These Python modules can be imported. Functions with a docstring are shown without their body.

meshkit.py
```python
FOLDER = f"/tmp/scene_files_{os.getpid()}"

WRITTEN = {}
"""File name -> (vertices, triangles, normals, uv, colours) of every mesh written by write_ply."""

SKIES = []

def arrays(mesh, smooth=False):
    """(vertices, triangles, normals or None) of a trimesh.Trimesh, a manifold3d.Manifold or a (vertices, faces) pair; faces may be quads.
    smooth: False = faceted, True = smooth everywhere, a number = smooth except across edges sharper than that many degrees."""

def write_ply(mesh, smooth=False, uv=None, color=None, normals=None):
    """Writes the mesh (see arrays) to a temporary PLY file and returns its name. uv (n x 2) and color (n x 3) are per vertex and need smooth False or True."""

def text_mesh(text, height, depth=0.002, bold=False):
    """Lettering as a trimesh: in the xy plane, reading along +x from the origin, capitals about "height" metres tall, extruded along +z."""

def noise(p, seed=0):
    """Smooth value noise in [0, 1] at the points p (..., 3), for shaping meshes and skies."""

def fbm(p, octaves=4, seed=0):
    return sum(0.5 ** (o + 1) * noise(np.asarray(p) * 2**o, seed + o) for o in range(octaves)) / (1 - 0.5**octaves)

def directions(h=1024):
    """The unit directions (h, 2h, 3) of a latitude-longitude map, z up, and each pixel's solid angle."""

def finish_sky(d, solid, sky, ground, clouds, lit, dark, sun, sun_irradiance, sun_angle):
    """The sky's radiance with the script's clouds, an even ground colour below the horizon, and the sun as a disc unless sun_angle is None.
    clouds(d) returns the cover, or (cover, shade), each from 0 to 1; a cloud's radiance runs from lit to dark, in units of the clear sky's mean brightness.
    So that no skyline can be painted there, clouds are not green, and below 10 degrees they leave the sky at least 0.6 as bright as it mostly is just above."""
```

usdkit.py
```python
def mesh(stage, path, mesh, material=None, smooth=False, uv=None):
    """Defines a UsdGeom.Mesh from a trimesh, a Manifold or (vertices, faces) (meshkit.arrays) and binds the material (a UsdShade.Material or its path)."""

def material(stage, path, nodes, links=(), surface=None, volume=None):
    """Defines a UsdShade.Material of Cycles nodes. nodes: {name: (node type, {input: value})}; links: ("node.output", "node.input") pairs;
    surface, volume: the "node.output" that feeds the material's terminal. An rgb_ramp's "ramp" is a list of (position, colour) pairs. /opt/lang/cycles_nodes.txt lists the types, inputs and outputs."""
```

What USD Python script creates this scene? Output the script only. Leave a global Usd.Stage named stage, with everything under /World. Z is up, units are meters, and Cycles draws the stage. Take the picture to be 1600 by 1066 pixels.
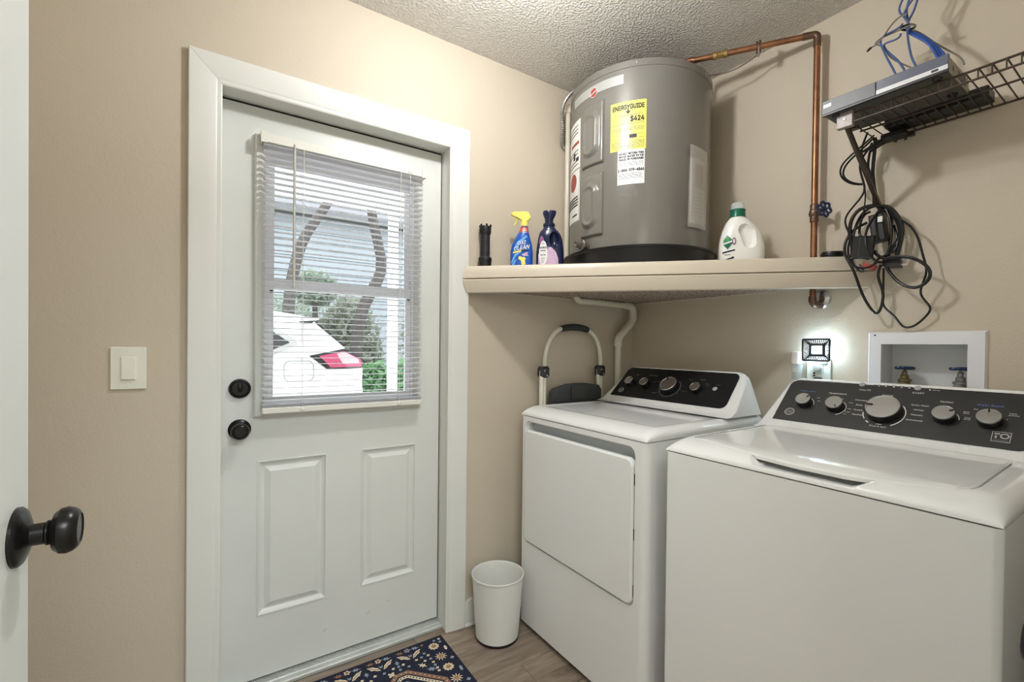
import math, random
import numpy as np, trimesh, usdkit, meshkit
import manifold3d as m3
import shapely.geometry as sg
from shapely import affinity
from scipy.interpolate import CubicSpline
from pxr import Usd, UsdGeom, UsdLux, UsdShade, Sdf, Gf

random.seed(7)
RNG = np.random.default_rng(7)
PI = math.pi
stage = Usd.Stage.CreateInMemory()
UsdGeom.SetStageUpAxis(stage, 'Z')
UsdGeom.SetStageMetersPerUnit(stage, 1.0)
UsdGeom.Xform.Define(stage, '/World')

# ------------------------------------------------------------------ camera
CAM = (-1.918, -1.743, 1.194)
YAW, PITCH, ROLL = [math.radians(a) for a in (56.107, -0.538, 0.664)]
fwd = np.array([math.cos(PITCH) * math.cos(YAW), math.cos(PITCH) * math.sin(YAW), math.sin(PITCH)])
rgt = np.array([math.sin(YAW), -math.cos(YAW), 0.0])
upv = np.cross(rgt, fwd)
cr, sr = math.cos(ROLL), math.sin(ROLL)
rgt, upv = cr * rgt + sr * upv, -sr * rgt + cr * upv
cam = UsdGeom.Camera.Define(stage, '/World/camera')
M = Gf.Matrix4d(*rgt, 0, *upv, 0, *(-fwd), 0, *CAM, 1)
cam.AddTransformOp().Set(M)
cam.CreateHorizontalApertureAttr(36.0)
cam.CreateVerticalApertureAttr(36.0 * 1066 / 1600)
cam.CreateFocalLengthAttr(16.13)
cam.CreateHorizontalApertureOffsetAttr(-0.263)
cam.CreateVerticalApertureOffsetAttr(0.344)
cam.CreateClippingRangeAttr((0.02, 500.0))
cam.CreateExposureAttr(0.28)

# ------------------------------------------------------------------ light
LAMP = (-1.22, -0.72, 2.30)  # unseen ceiling bulb above the view, placed from the cast shadows
LAMP_STRENGTH = 200.0
dome = UsdLux.DomeLight.Define(stage, '/World/sky')
dome.CreateColorAttr(Gf.Vec3f(0.90, 0.96, 1.0))
dome.CreateIntensityAttr(1.3)
hall_lamp = UsdLux.RectLight.Define(stage, '/World/hall_lamp')  # added fill behind the camera, brightens the room through the doorway
hall_lamp.CreateWidthAttr(1.6); hall_lamp.CreateHeightAttr(1.0)
hall_lamp.CreateColorAttr(Gf.Vec3f(0.87, 0.96, 1.0))
hall_lamp.CreateIntensityAttr(13.0)
hall_lamp.AddTranslateOp().Set((-1.75, -2.9, 2.42))


# ------------------------------------------------------------------ helpers
def lin(c):
    c = np.asarray(c, float) / 255.0
    return tuple(np.where(c <= 0.04045, c / 12.92, ((c + 0.055) / 1.055) ** 2.4))


UsdGeom.Scope.Define(stage, '/World/Looks')


def mat(name, rgb, rough=0.5, metal=0.0, bump=None, var=None, **kw):
    """bump: (scale, strength, distance); var: (scale, amount) tone variation. rgb in sRGB 0..255."""
    p = {"base_color": lin(rgb), "roughness": rough, "metallic": metal, **kw}
    nodes, links = {"p": ("principled_bsdf", p)}, []
    nodes["g"] = ("geometry", {})
    if var:
        sc, am = var
        c = np.array(lin(rgb))
        nodes["vn"] = ("noise_texture", {"scale": sc, "detail": 3.0})
        nodes["vr"] = ("rgb_ramp", {"ramp": [(0.3, tuple(c * (1 - am))), (0.7, tuple(np.minimum(c * (1 + am), 1)))]})
        links += [("g.position", "vn.vector"), ("vn.fac", "vr.fac"), ("vr.color", "p.base_color")]
    if bump:
        sc, st, di = bump
        nodes["bn"] = ("noise_texture", {"scale": sc, "detail": 3.0, "roughness": 0.55})
        nodes["b"] = ("bump", {"strength": st, "distance": di})
        links += [("g.position", "bn.vector"), ("bn.fac", "b.height"), ("b.normal", "p.normal")]
    return usdkit.material(stage, '/World/Looks/' + name, nodes, links, surface="p.BSDF")


_names = {}


def numbered(parent, name):
    k = _names.get((parent, name), -1) + 1
    _names[(parent, name)] = k
    return f'{parent}/{name}' if k == 0 else f'{parent}/{name}_{k:03d}'


class T:
    """A thing: Xform with an origin; children get world-space meshes minus the origin."""
    def __init__(s, name, label=None, cat=None, loc=(0, 0, 0), group=None, kind=None):
        s.path = numbered('/World', name)
        x = UsdGeom.Xform.Define(stage, s.path)
        x.AddTranslateOp().Set(Gf.Vec3d(*map(float, loc)))
        s.o = np.array(loc, float)
        s.prim = x.GetPrim()
        tag(s.prim, label, cat, group, kind)


class P:
    def __init__(s, path, o, prim):
        s.path, s.o, s.prim = path, o, prim


def tag(prim, label=None, cat=None, group=None, kind=None):
    for k, v in (('label', label), ('category', cat), ('group', group), ('kind', kind)):
        if v:
            prim.SetCustomDataByKey(k, v)


def arr(mesh):
    v, f, _ = meshkit.arrays(mesh)
    return np.array(v, float), np.array(f, int)


def obj(parent, name, mesh, m, smooth=30, label=None, kind=None):
    if isinstance(mesh, (list,)):
        mesh = cat(*mesh)
    v, f = arr(mesh)
    path = numbered(parent.path, name)
    me = usdkit.mesh(stage, path, trimesh.Trimesh(v - parent.o, f, process=False), m, smooth=smooth)
    tag(me.GetPrim(), label, None, None, kind)
    return P(path, parent.o, me.GetPrim())


def single(name, mesh, m, label, ca, group=None, kind=None, smooth=30):
    """A thing that is one mesh."""
    if isinstance(mesh, list):
        mesh = cat(*mesh)
    v, f = arr(mesh)
    o = np.array([(v[:, 0].min() + v[:, 0].max()) / 2, (v[:, 1].min() + v[:, 1].max()) / 2, v[:, 2].min()])
    path = numbered('/World', name)
    me = usdkit.mesh(stage, path, trimesh.Trimesh(v - o, f, process=False), m, smooth=smooth)
    me.AddTranslateOp().Set(Gf.Vec3d(*map(float, o)))
    tag(me.GetPrim(), label, ca, group, kind)
    return P(path, o, me.GetPrim())


def cat(*ms):
    ms = [trimesh.Trimesh(*arr(m), process=False) for m in ms]
    return trimesh.util.concatenate(ms)


def box(x0, x1, y0, y1, z0, z1, c=0.0):
    x0, x1 = min(x0, x1), max(x0, x1); y0, y1 = min(y0, y1), max(y0, y1); z0, z1 = min(z0, z1), max(z0, z1)
    if c <= 0:
        m = trimesh.creation.box([x1 - x0, y1 - y0, z1 - z0])
        m.apply_translation([(x0 + x1) / 2, (y0 + y1) / 2, (z0 + z1) / 2])
        return m
    pts = []
    for a in (0, 1):
        for b in (0, 1):
            for d in (0, 1):
                s = np.array([x1 if a else x0, y1 if b else y0, z1 if d else z0], float)
                sg_ = np.array([-1 if a else 1, -1 if b else 1, -1 if d else 1]) * c
                for k in range(3):
                    q = s + sg_; q[k] = s[k]
                    pts.append(q)
    return trimesh.convex.convex_hull(np.array(pts))


def prism(poly, d0, d1, axis='z'):
    """Extrude a 2D polygon. axis z: (x,y); y: (x,z) along y; x: (y,z) along x."""
    if not isinstance(poly, (sg.Polygon, sg.MultiPolygon)):
        poly = sg.Polygon(poly)
    ps = getattr(poly, 'geoms', [poly])
    m = trimesh.util.concatenate([trimesh.creation.extrude_polygon(q, abs(d1 - d0), engine='earcut') for q in ps])
    v = np.array(m.vertices); f = np.array(m.faces)
    w = v[:, 2] + min(d0, d1)
    if axis == 'z':
        V = np.c_[v[:, 0], v[:, 1], w]
    elif axis == 'x':
        V = np.c_[w, v[:, 0], v[:, 1]]
    else:
        V = np.c_[v[:, 0], w, v[:, 1]]; f = f[:, ::-1]
    return trimesh.Trimesh(V, f, process=False)


def rrect(x0, x1, y0, y1, r, n=6):
    return sg.box(x0 + r, y0 + r, x1 - r, y1 - r).buffer(r, quad_segs=n)


def spline(pts, n=40, closed=False):
    p = np.asarray(pts, float)
    d = np.r_[0, np.cumsum(np.linalg.norm(np.diff(p, axis=0), axis=1) ** 0.6)]
    return CubicSpline(d, p)(np.linspace(0, d[-1], n))


def tube(pts, r, n=8, closed=False):
    p = np.asarray(pts, float)
    N = len(p)
    r = np.broadcast_to(np.asarray(r, float), (N,))
    if closed:
        t = np.roll(p, -1, 0) - np.roll(p, 1, 0)
    else:
        t = np.gradient(p, axis=0)
    t /= np.linalg.norm(t, axis=1, keepdims=True) + 1e-12
    a = np.array([0, 0, 1.0]) if abs(t[0][2]) < 0.9 else np.array([1.0, 0, 0])
    u = a - t[0] * (a @ t[0]); u /= np.linalg.norm(u)
    V = []
    ang = np.arange(n) * 2 * PI / n
    for i in range(N):
        u = u - t[i] * (u @ t[i]); u /= np.linalg.norm(u) + 1e-12
        w = np.cross(t[i], u)
        V.append(p[i] + r[i] * (np.cos(ang)[:, None] * u + np.sin(ang)[:, None] * w))
    V = np.vstack(V)
    F = []
    L = N if closed else N - 1
    for i in range(L):
        j = (i + 1) % N
        for k in range(n):
            l = (k + 1) % n
            F += [[i * n + k, i * n + l, j * n + l], [i * n + k, j * n + l, j * n + k]]
    if not closed:
        c0, c1 = len(V), len(V) + 1
        V = np.vstack([V, p[0], p[-1]])
        for k in range(n):
            l = (k + 1) % n
            F += [[c0, l, k], [c1, (N - 1) * n + k, (N - 1) * n + l]]
    return trimesh.Trimesh(V, np.array(F), process=False)


def cyl(p0, p1, r, n=16):
    return tube([p0, p1], r, n)


def lathe(profile, c=(0, 0, 0), axis=(0, 0, 1), n=32):
    """profile: (radius, height) bottom to top, closed with caps at the ends."""
    pr = np.asarray(profile, float)
    ang = np.arange(n) * 2 * PI / n
    V = np.vstack([np.c_[r * np.cos(ang), r * np.sin(ang), np.full(n, h)] for r, h in pr])
    F = []
    for i in range(len(pr) - 1):
        for k in range(n):
            l = (k + 1) % n
            F += [[i * n + k, i * n + l, (i + 1) * n + l], [i * n + k, (i + 1) * n + l, (i + 1) * n + k]]
    b, t = len(V), len(V) + 1
    V = np.vstack([V, [0, 0, pr[0][1]], [0, 0, pr[-1][1]]])
    for k in range(n):
        l = (k + 1) % n
        F += [[b, l, k], [t, (len(pr) - 1) * n + k, (len(pr) - 1) * n + l]]
    m = trimesh.Trimesh(V, np.array(F), process=False)
    a = np.asarray(axis, float); a /= np.linalg.norm(a)
    if abs(a[2] - 1) > 1e-9:
        m.apply_transform(trimesh.geometry.align_vectors([0, 0, 1], a))
    m.apply_translation(c)
    return m


def frame(m, e1, e2, e3, o):
    """Local (x,y,z) -> o + x e1 + y e2 + z e3."""
    v, f = arr(m)
    return trimesh.Trimesh(np.asarray(o, float) + v @ np.array([e1, e2, e3], float), f, process=False)


def tri(m):
    v, f = arr(m)
    mm = trimesh.Trimesh(v, f, process=True); mm.merge_vertices()
    return m3.Manifold(m3.Mesh(np.asarray(mm.vertices, np.float32), np.asarray(mm.faces, np.uint32)))


def text(s, h, depth=0.0006, bold=False, center=True):
    m = meshkit.text_mesh(s, h, depth, bold)
    if center:
        b = m.bounds
        m.apply_translation([-(b[0][0] + b[1][0]) / 2, -h / 2, 0])
    return m


def flat(poly, t=0.0006):
    return prism(poly, 0, t)


def refine(m, size):
    v, f = trimesh.remesh.subdivide_to_size(*arr(m), size, max_iter=12)
    return trimesh.Trimesh(v, f, process=False)


def loft(sections, n=32):
    """sections: (z, cx, width, depth, power). Returns a closed mesh; x right, y depth (front is -y)."""
    ang = np.arange(n) * 2 * PI / n
    V, F = [], []
    for z, cx, w, d, p in sections:
        c, s = np.cos(ang), np.sin(ang)
        x = np.sign(c) * np.abs(c) ** (2 / p) * w / 2 + cx
        y = np.sign(s) * np.abs(s) ** (2 / p) * d / 2
        V.append(np.c_[x, y, np.full(n, z)])
    N = len(sections)
    V = np.vstack(V)
    for i in range(N - 1):
        for k in range(n):
            l = (k + 1) % n
            F += [[i * n + k, i * n + l, (i + 1) * n + l], [i * n + k, (i + 1) * n + l, (i + 1) * n + k]]
    V = np.vstack([V, [sections[0][1], 0, sections[0][0]], [sections[-1][1], 0, sections[-1][0]]])
    for k in range(n):
        l = (k + 1) % n
        F += [[N * n, l, k], [N * n + 1, (N - 1) * n + k, (N - 1) * n + l]]
    return trimesh.Trimesh(V, np.array(F), process=False)


def dense(sections, n=24):
    s = np.array(sections, float)
    z = np.linspace(s[0, 0], s[-1, 0], n)
    from scipy.interpolate import PchipInterpolator
    return [(zz, *[float(PchipInterpolator(s[:, 0], s[:, k])(zz)) for k in range(1, 5)]) for zz in z]


def front_of(sections):
    s = np.array(sections, float)

    def fn(x, z):
        cx, w, d, p = [np.interp(z, s[:, 0], s[:, k]) for k in range(1, 5)]
        q = np.clip(np.abs(x - cx) / (w / 2), 0, 0.995)
        return -(d / 2) * (1 - q ** p) ** (1 / p)
    return fn


def wrap_front(m, fn, off=0.0006):
    """m lies in xy (x right, y up), z out; laid on the front surface."""
    v, f = arr(m)
    y = fn(v[:, 0], v[:, 1]) - off - v[:, 2]
    return trimesh.Trimesh(np.c_[v[:, 0], y, v[:, 1]], f, process=False)


def turn(m, deg, loc):
    v, f = arr(m)
    a = math.radians(deg)
    R = np.array([[math.cos(a), -math.sin(a), 0], [math.sin(a), math.cos(a), 0], [0, 0, 1]])
    return trimesh.Trimesh(v @ R.T + np.asarray(loc, float), f, process=False)


# ------------------------------------------------------------------ materials
def wall_mat(name, rgb, rough=0.55):
    nodes = {"g": ("geometry", {}), "n": ("noise_texture", {"scale": 150.0, "detail": 2.0, "roughness": 0.5}),
             "n2": ("noise_texture", {"scale": 55.0, "detail": 2.0}), "a": ("math", {"math_type": "add"}),
             "b": ("bump", {"strength": 0.32, "distance": 0.0016}),
             "p": ("principled_bsdf", {"base_color": lin(rgb), "roughness": rough, "specular_ior_level": 0.35})}
    return usdkit.material(stage, '/World/Looks/' + name, nodes, [("g.position", "n.vector"), ("g.position", "n2.vector"), ("n.fac", "a.value1"), ("n2.fac", "a.value2"),
                           ("a.value", "b.height"), ("b.normal", "p.normal")], surface="p.BSDF")


def ceiling_mat(name, rgb):
    nodes = {"g": ("geometry", {}), "n": ("noise_texture", {"scale": 105.0, "detail": 2.0, "roughness": 0.55}),
             "r": ("map_range", {"from_min": 0.42, "from_max": 0.66, "clamp": True}),
             "b": ("bump", {"strength": 0.9, "distance": 0.0045}),
             "p": ("principled_bsdf", {"base_color": lin(rgb), "roughness": 0.45, "specular_ior_level": 0.5})}
    return usdkit.material(stage, '/World/Looks/' + name, nodes, [("g.position", "n.vector"), ("n.fac", "r.value"), ("r.result", "b.height"), ("b.normal", "p.normal")], surface="p.BSDF")


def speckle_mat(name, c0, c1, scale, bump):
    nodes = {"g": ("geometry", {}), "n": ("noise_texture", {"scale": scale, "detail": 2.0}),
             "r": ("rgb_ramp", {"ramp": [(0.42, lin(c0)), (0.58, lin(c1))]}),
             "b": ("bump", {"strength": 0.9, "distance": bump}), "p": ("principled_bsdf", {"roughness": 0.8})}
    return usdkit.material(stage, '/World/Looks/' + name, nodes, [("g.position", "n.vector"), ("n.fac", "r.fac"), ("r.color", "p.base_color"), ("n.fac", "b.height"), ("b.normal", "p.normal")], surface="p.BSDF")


def plank_mat(name):
    nodes = {"g": ("geometry", {}), "o": ("object_info", {}), "c": ("combine_xyz", {}), "k": ("math", {"math_type": "multiply", "value2": 9.0}),
             "ad": ("vector_math", {"math_type": "add"}), "m": ("mapping", {"scale": (2.0, 15.0, 5.0)}),
             "n": ("noise_texture", {"scale": 1.6, "detail": 6.0, "roughness": 0.62, "distortion": 1.1}),
             "r": ("rgb_ramp", {"ramp": [(0.26, lin((100, 85, 72))), (0.44, lin((136, 120, 105))), (0.58, lin((153, 137, 122))), (0.75, lin((170, 155, 140)))]}),
             "t": ("math", {"math_type": "multiply_add", "value2": 0.22, "value3": 0.86}),
             "h": ("hsv", {}), "b": ("bump", {"strength": 0.12, "distance": 0.002}),
             "p": ("principled_bsdf", {"roughness": 0.42})}
    return usdkit.material(stage, '/World/Looks/' + name, nodes, [
        ("o.random", "k.value1"), ("k.value", "c.x"), ("k.value", "c.y"), ("g.position", "ad.vector1"), ("c.vector", "ad.vector2"), ("ad.vector", "m.vector"), ("m.vector", "n.vector"),
        ("n.fac", "r.fac"), ("r.color", "h.color"), ("o.random", "t.value1"), ("t.value", "h.value"), ("h.color", "p.base_color"), ("n.fac", "b.height"), ("b.normal", "p.normal")], surface="p.BSDF")


def pane_mat(name, tint=(1, 1, 1), ior=1.45, rough=0.0):
    nodes = {"f": ("fresnel", {"IOR": ior}), "t": ("transparent_bsdf", {"color": tint}), "g": ("glossy_bsdf", {"roughness": rough, "color": (1, 1, 1)}), "m": ("mix_closure", {})}
    return usdkit.material(stage, '/World/Looks/' + name, nodes, [("f.fac", "m.fac"), ("t.BSDF", "m.closure1"), ("g.BSDF", "m.closure2")], surface="m.closure")


def film_mat(name, rgb, solid):
    nodes = {"t": ("transparent_bsdf", {"color": (0.95, 0.95, 0.95)}), "p": ("principled_bsdf", {"base_color": lin(rgb), "roughness": 0.15}), "m": ("mix_closure", {"fac": solid})}
    return usdkit.material(stage, '/World/Looks/' + name, nodes, [("t.BSDF", "m.closure1"), ("p.BSDF", "m.closure2")], surface="m.closure")


def glow_mat(name, rgb, strength):
    return usdkit.material(stage, '/World/Looks/' + name, {"e": ("emission", {"color": rgb, "strength": strength})}, [], surface="e.emission")


def leaf_mat(name, rgb, amount=0.45):
    nodes = {"o": ("geometry", {}), "rp": ("rgb_ramp", {"ramp": [(0.0, tuple(np.array(lin(rgb)) * 0.45)), (0.6, lin(rgb)), (1.0, tuple(np.minimum(np.array(lin(rgb)) * 1.6, 1)))]}),
             "d": ("principled_bsdf", {"roughness": 0.5}), "t": ("translucent_bsdf", {}), "m": ("mix_closure", {"fac": amount})}
    return usdkit.material(stage, '/World/Looks/' + name, nodes, [("o.random_per_island", "rp.fac"), ("rp.color", "d.base_color"), ("rp.color", "t.color"), ("d.BSDF", "m.closure1"), ("t.BSDF", "m.closure2")], surface="m.closure")


def slat_mat(name, rgb):
    nodes = {"d": ("principled_bsdf", {"base_color": lin(rgb), "roughness": 0.4}), "t": ("translucent_bsdf", {"color": lin(rgb)}), "m": ("mix_closure", {"fac": 0.48})}
    return usdkit.material(stage, '/World/Looks/' + name, nodes, [("d.BSDF", "m.closure1"), ("t.BSDF", "m.closure2")], surface="m.closure")


WALL = wall_mat('wall_paint', (209, 197, 178))
CEIL = ceiling_mat('ceiling_texture', (224, 219, 211))
PLANK = plank_mat('vinyl_plank')
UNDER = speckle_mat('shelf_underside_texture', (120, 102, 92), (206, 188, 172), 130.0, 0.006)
TRIM = mat('trim_white', (232, 232, 226), 0.35, bump=(30, 0.05, 0.002), var=(3, 0.02))
DOORW = mat('door_white', (226, 227, 222), 0.38, bump=(40, 0.06, 0.002), var=(4, 0.025))
SHELFP = mat('shelf_paint', (222, 210, 192), 0.35, bump=(60, 0.05, 0.001))
DARKGAP = mat('dark_weatherstrip_and_shadow', (38, 38, 36), 0.7)
ALUM = mat('aluminium_sill', (200, 202, 198), 0.4, 0.35, var=(12, 0.08))
VINYL = mat('vinyl_sash', (244, 245, 248), 0.4)
PANE = pane_mat('window_pane')
SLAT = slat_mat('blind_slat', (246, 246, 248))
BLINDW = mat('blind_ivory', (236, 234, 224), 0.4)
WAND = mat('blind_wand', (205, 200, 190), 0.3)
BRONZE = mat('oil_rubbed_bronze', (28, 26, 25), 0.28, 0.4)
PLATE = mat('switch_plastic', (243, 241, 228), 0.3)
APPL = mat('appliance_enamel', (243, 244, 243), 0.09)
APPLG = mat('appliance_recess_shade', (190, 196, 200), 0.3)
BLACKP = mat('console_black', (24, 25, 27), 0.3, bump=(400, 0.03, 0.0005))
GREYP = mat('washer_console_charcoal', (52, 52, 52), 0.36, bump=(400, 0.03, 0.0005))
CHROME = mat('brushed_steel', (214, 214, 214), 0.25, 1.0)
BLKPL = mat('black_plastic', (22, 22, 23), 0.4)
INKW = mat('white_print', (225, 225, 225), 0.5)
INKB = mat('blue_print', (104, 124, 190), 0.5)
INKK = mat('black_print', (24, 24, 26), 0.5)
INKG = mat('grey_print', (120, 120, 122), 0.5)
INKR = mat('red_print', (158, 74, 64), 0.5)
TANK = mat('heater_grey_enamel', (126, 123, 116), 0.24, 0.15)
SILVER = mat('silver_label', (188, 188, 186), 0.3, 0.3)
YELLOW = mat('yellow_label', (236, 222, 104), 0.3)
PAPER = mat('white_label', (240, 240, 238), 0.3)
PANB = mat('pan_black', (24, 24, 27), 0.35)
BRASS = mat('brass', (190, 164, 112), 0.35, 0.9)
COPPER = mat('copper_pipe', (158, 112, 82), 0.36, 0.85, var=(22, 0.28))
SOLDER = mat('copper_fitting', (120, 98, 84), 0.42, 0.8, var=(30, 0.25))
STEEL = mat('flex_steel', (178, 176, 170), 0.4, 0.7)
PVC = mat('pvc_cream', (226, 218, 200), 0.3)
BLUEV = mat('blue_handle', (26, 48, 84), 0.35)
TREADG = mat('ladder_tread_grey', (66, 68, 68), 0.5, bump=(200, 0.1, 0.001))
LADW = mat('ladder_white_tube', (232, 228, 214), 0.3)
RUBBER = mat('dark_rubber', (50, 52, 50), 0.6)
WIRE = mat('bronze_wire', (74, 62, 52), 0.45, 0.3)
STBOX = mat('galvanised_clip', (158, 150, 146), 0.5, 0.3, var=(60, 0.12))
DVRF = mat('recorder_matte', (78, 78, 80), 0.4, var=(25, 0.06))
DVRG = mat('recorder_gloss', (92, 96, 112), 0.16)
DVRM = mat('recorder_metal', (150, 144, 132), 0.45, 0.5)
CABB = mat('cable_blue', (48, 86, 170), 0.4)
CABN = mat('cable_slate_blue', (74, 98, 148), 0.4)
CABG = mat('cable_grey', (128, 122, 110), 0.45)
CORD = mat('cord_black', (20, 20, 21), 0.38)
REDPL = mat('red_plastic', (176, 70, 62), 0.4)
CANW = mat('bin_white', (236, 235, 230), 0.35)
NAVY = mat('rug_navy', (26, 30, 52), 0.9, bump=(600, 0.5, 0.002), var=(90, 0.2))
RUGC = mat('rug_cream', (226, 212, 186), 0.9, bump=(600, 0.5, 0.002), var=(120, 0.08))
RUGT = mat('rug_tan', (172, 132, 96), 0.9, bump=(600, 0.5, 0.002), var=(120, 0.1))
RUGR = mat('rug_brown', (148, 110, 90), 0.9, bump=(600, 0.5, 0.002), var=(120, 0.1))
RUGS = mat('rug_slate', (150, 160, 176), 0.9, bump=(600, 0.5, 0.002))
SPRB = mat('spray_blue', (36, 92, 190), 0.25)
SPRLB = mat('spray_light_blue', (110, 176, 236), 0.3)
SPRY = mat('spray_yellow', (242, 230, 112), 0.3)
SPRR = mat('spray_red', (200, 84, 62), 0.3)
DOWN = mat('softener_navy', (26, 34, 66), 0.2)
LILAC = mat('softener_lilac', (206, 176, 206), 0.35, var=(40, 0.12))
DETW = mat('detergent_white', (244, 243, 238), 0.28)
DETG = mat('detergent_green', (18, 104, 78), 0.28)
LEAFG = mat('label_leaf_green', (46, 138, 72), 0.4)
PURPLE = mat('label_purple', (150, 92, 140), 0.4)
CLEARP = film_mat('clear_plastic', (226, 234, 232), 0.42)
POUCH = film_mat('pouch_plastic', (226, 222, 214), 0.40)
LEDW = glow_mat('night_light_glow', (0.62, 0.84, 1.0), 42.0)
BULB = glow_mat('bulb_glow', (0.965, 0.985, 1.0), LAMP_STRENGTH)
CARW = mat('car_white', (246, 247, 250), 0.15, coat_weight=0.5, coat_roughness=0.03)
CARG = mat('car_dark_glass', (30, 34, 38), 0.08)
CARR = mat('car_lamp_red', (196, 78, 118), 0.12)
CARP = mat('car_lamp_pale', (232, 190, 200), 0.1)
TYRE = mat('tyre_rubber', (28, 28, 28), 0.8)
SOFFIT = mat('porch_soffit', (238, 240, 242), 0.6)
GREYWALL = mat('neighbour_siding', (132, 138, 144), 0.7)
GROUND = mat('driveway_concrete', (176, 174, 168), 0.85, var=(2.5, 0.1), bump=(40, 0.3, 0.004))
GRASS = mat('grass_ground', (96, 120, 66), 0.9, var=(6, 0.3), bump=(50, 0.8, 0.02))
BARK = mat('tree_bark', (58, 54, 52), 0.85, var=(14, 0.3), bump=(30, 0.6, 0.02))
LEAFA = leaf_mat('leaf_pale', (214, 232, 212))
LEAFB = leaf_mat('leaf_green', (150, 206, 146))
LEAFC = leaf_mat('leaf_brownish', (196, 204, 184))
# ================================================================== SETTING
H = 2.44
DX0, DX1, DZ = -1.905, -1.103, 2.012          # door opening
# floor
fl = T('floor', kind='structure')
obj(fl, 'subfloor', box(-2.45, 0.0, -4.2, 0.10, -0.06, -0.0035), DARKGAP)
pw, pl = 0.182, 1.22
for i in range(24):
    y1 = 0.03 - i * pw; y0 = max(y1 - pw, -4.2)
    off = (i * 0.47) % pl
    x = -2.45 - off
    while x < 0:
        a, b = max(x, -2.45), min(x + pl, 0.0)
        if b - a > 0.02 and y1 - y0 > 0.02:
            obj(fl, 'plank', box(a + 0.0006, b - 0.0006, y0 + 0.0006, y1 - 0.0006, -0.004, 0.0, 0.0008), PLANK, smooth=False)
        x += pl
ce = T('ceiling', kind='structure')
obj(ce, 'ceiling_board', box(-2.6, 0.14, -4.3, 0.12, H, H + 0.15), CEIL)

# left wall (with the outside door)
W1 = m3.Manifold.cube((2.75, 0.12, H + 0.1)).translate((-2.6, 0, -0.1)) - m3.Manifold.cube((DX1 - DX0 + 0.03, 0.5, DZ + 0.13)).translate((DX0 - 0.015, -0.2, -0.1))
wl = T('wall_left', kind='structure'); obj(wl, 'plaster', W1, WALL)
# right wall (with the recessed washer box)
BY0, BY1, BZ0, BZ1 = -1.345, -1.128, 1.035, 1.216
W2 = m3.Manifold.cube((0.14, 4.3, H + 0.1)).translate((0, -4.3, -0.1)) - m3.Manifold.cube((0.30, BY1 - BY0 + 0.008, BZ1 - BZ0 + 0.008)).translate((-0.1, BY0 - 0.004, BZ0 - 0.004))
wr = T('wall_right', kind='structure'); obj(wr, 'plaster', W2, WALL)
ws = T('wall_side', kind='structure'); obj(ws, 'plaster', box(-2.6, -2.45, -4.3, 0.0, -0.1, H), WALL)
W3 = m3.Manifold.cube((2.45, 0.11, H + 0.1)).translate((-2.45, -1.87, -0.1)) - m3.Manifold.cube((1.54, 0.5, 2.15)).translate((-2.145, -2.1, -0.1))
wf = T('wall_front', kind='structure'); obj(wf, 'plaster', W3, WALL)
wh = T('wall_hall', kind='structure'); obj(wh, 'plaster', box(-2.45, 0.0, -4.3, -4.2, -0.1, H), wall_mat('hall_bounce_white', (226, 228, 226)))  # unseen wall behind the camera, kept white to bounce neutral fill

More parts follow.
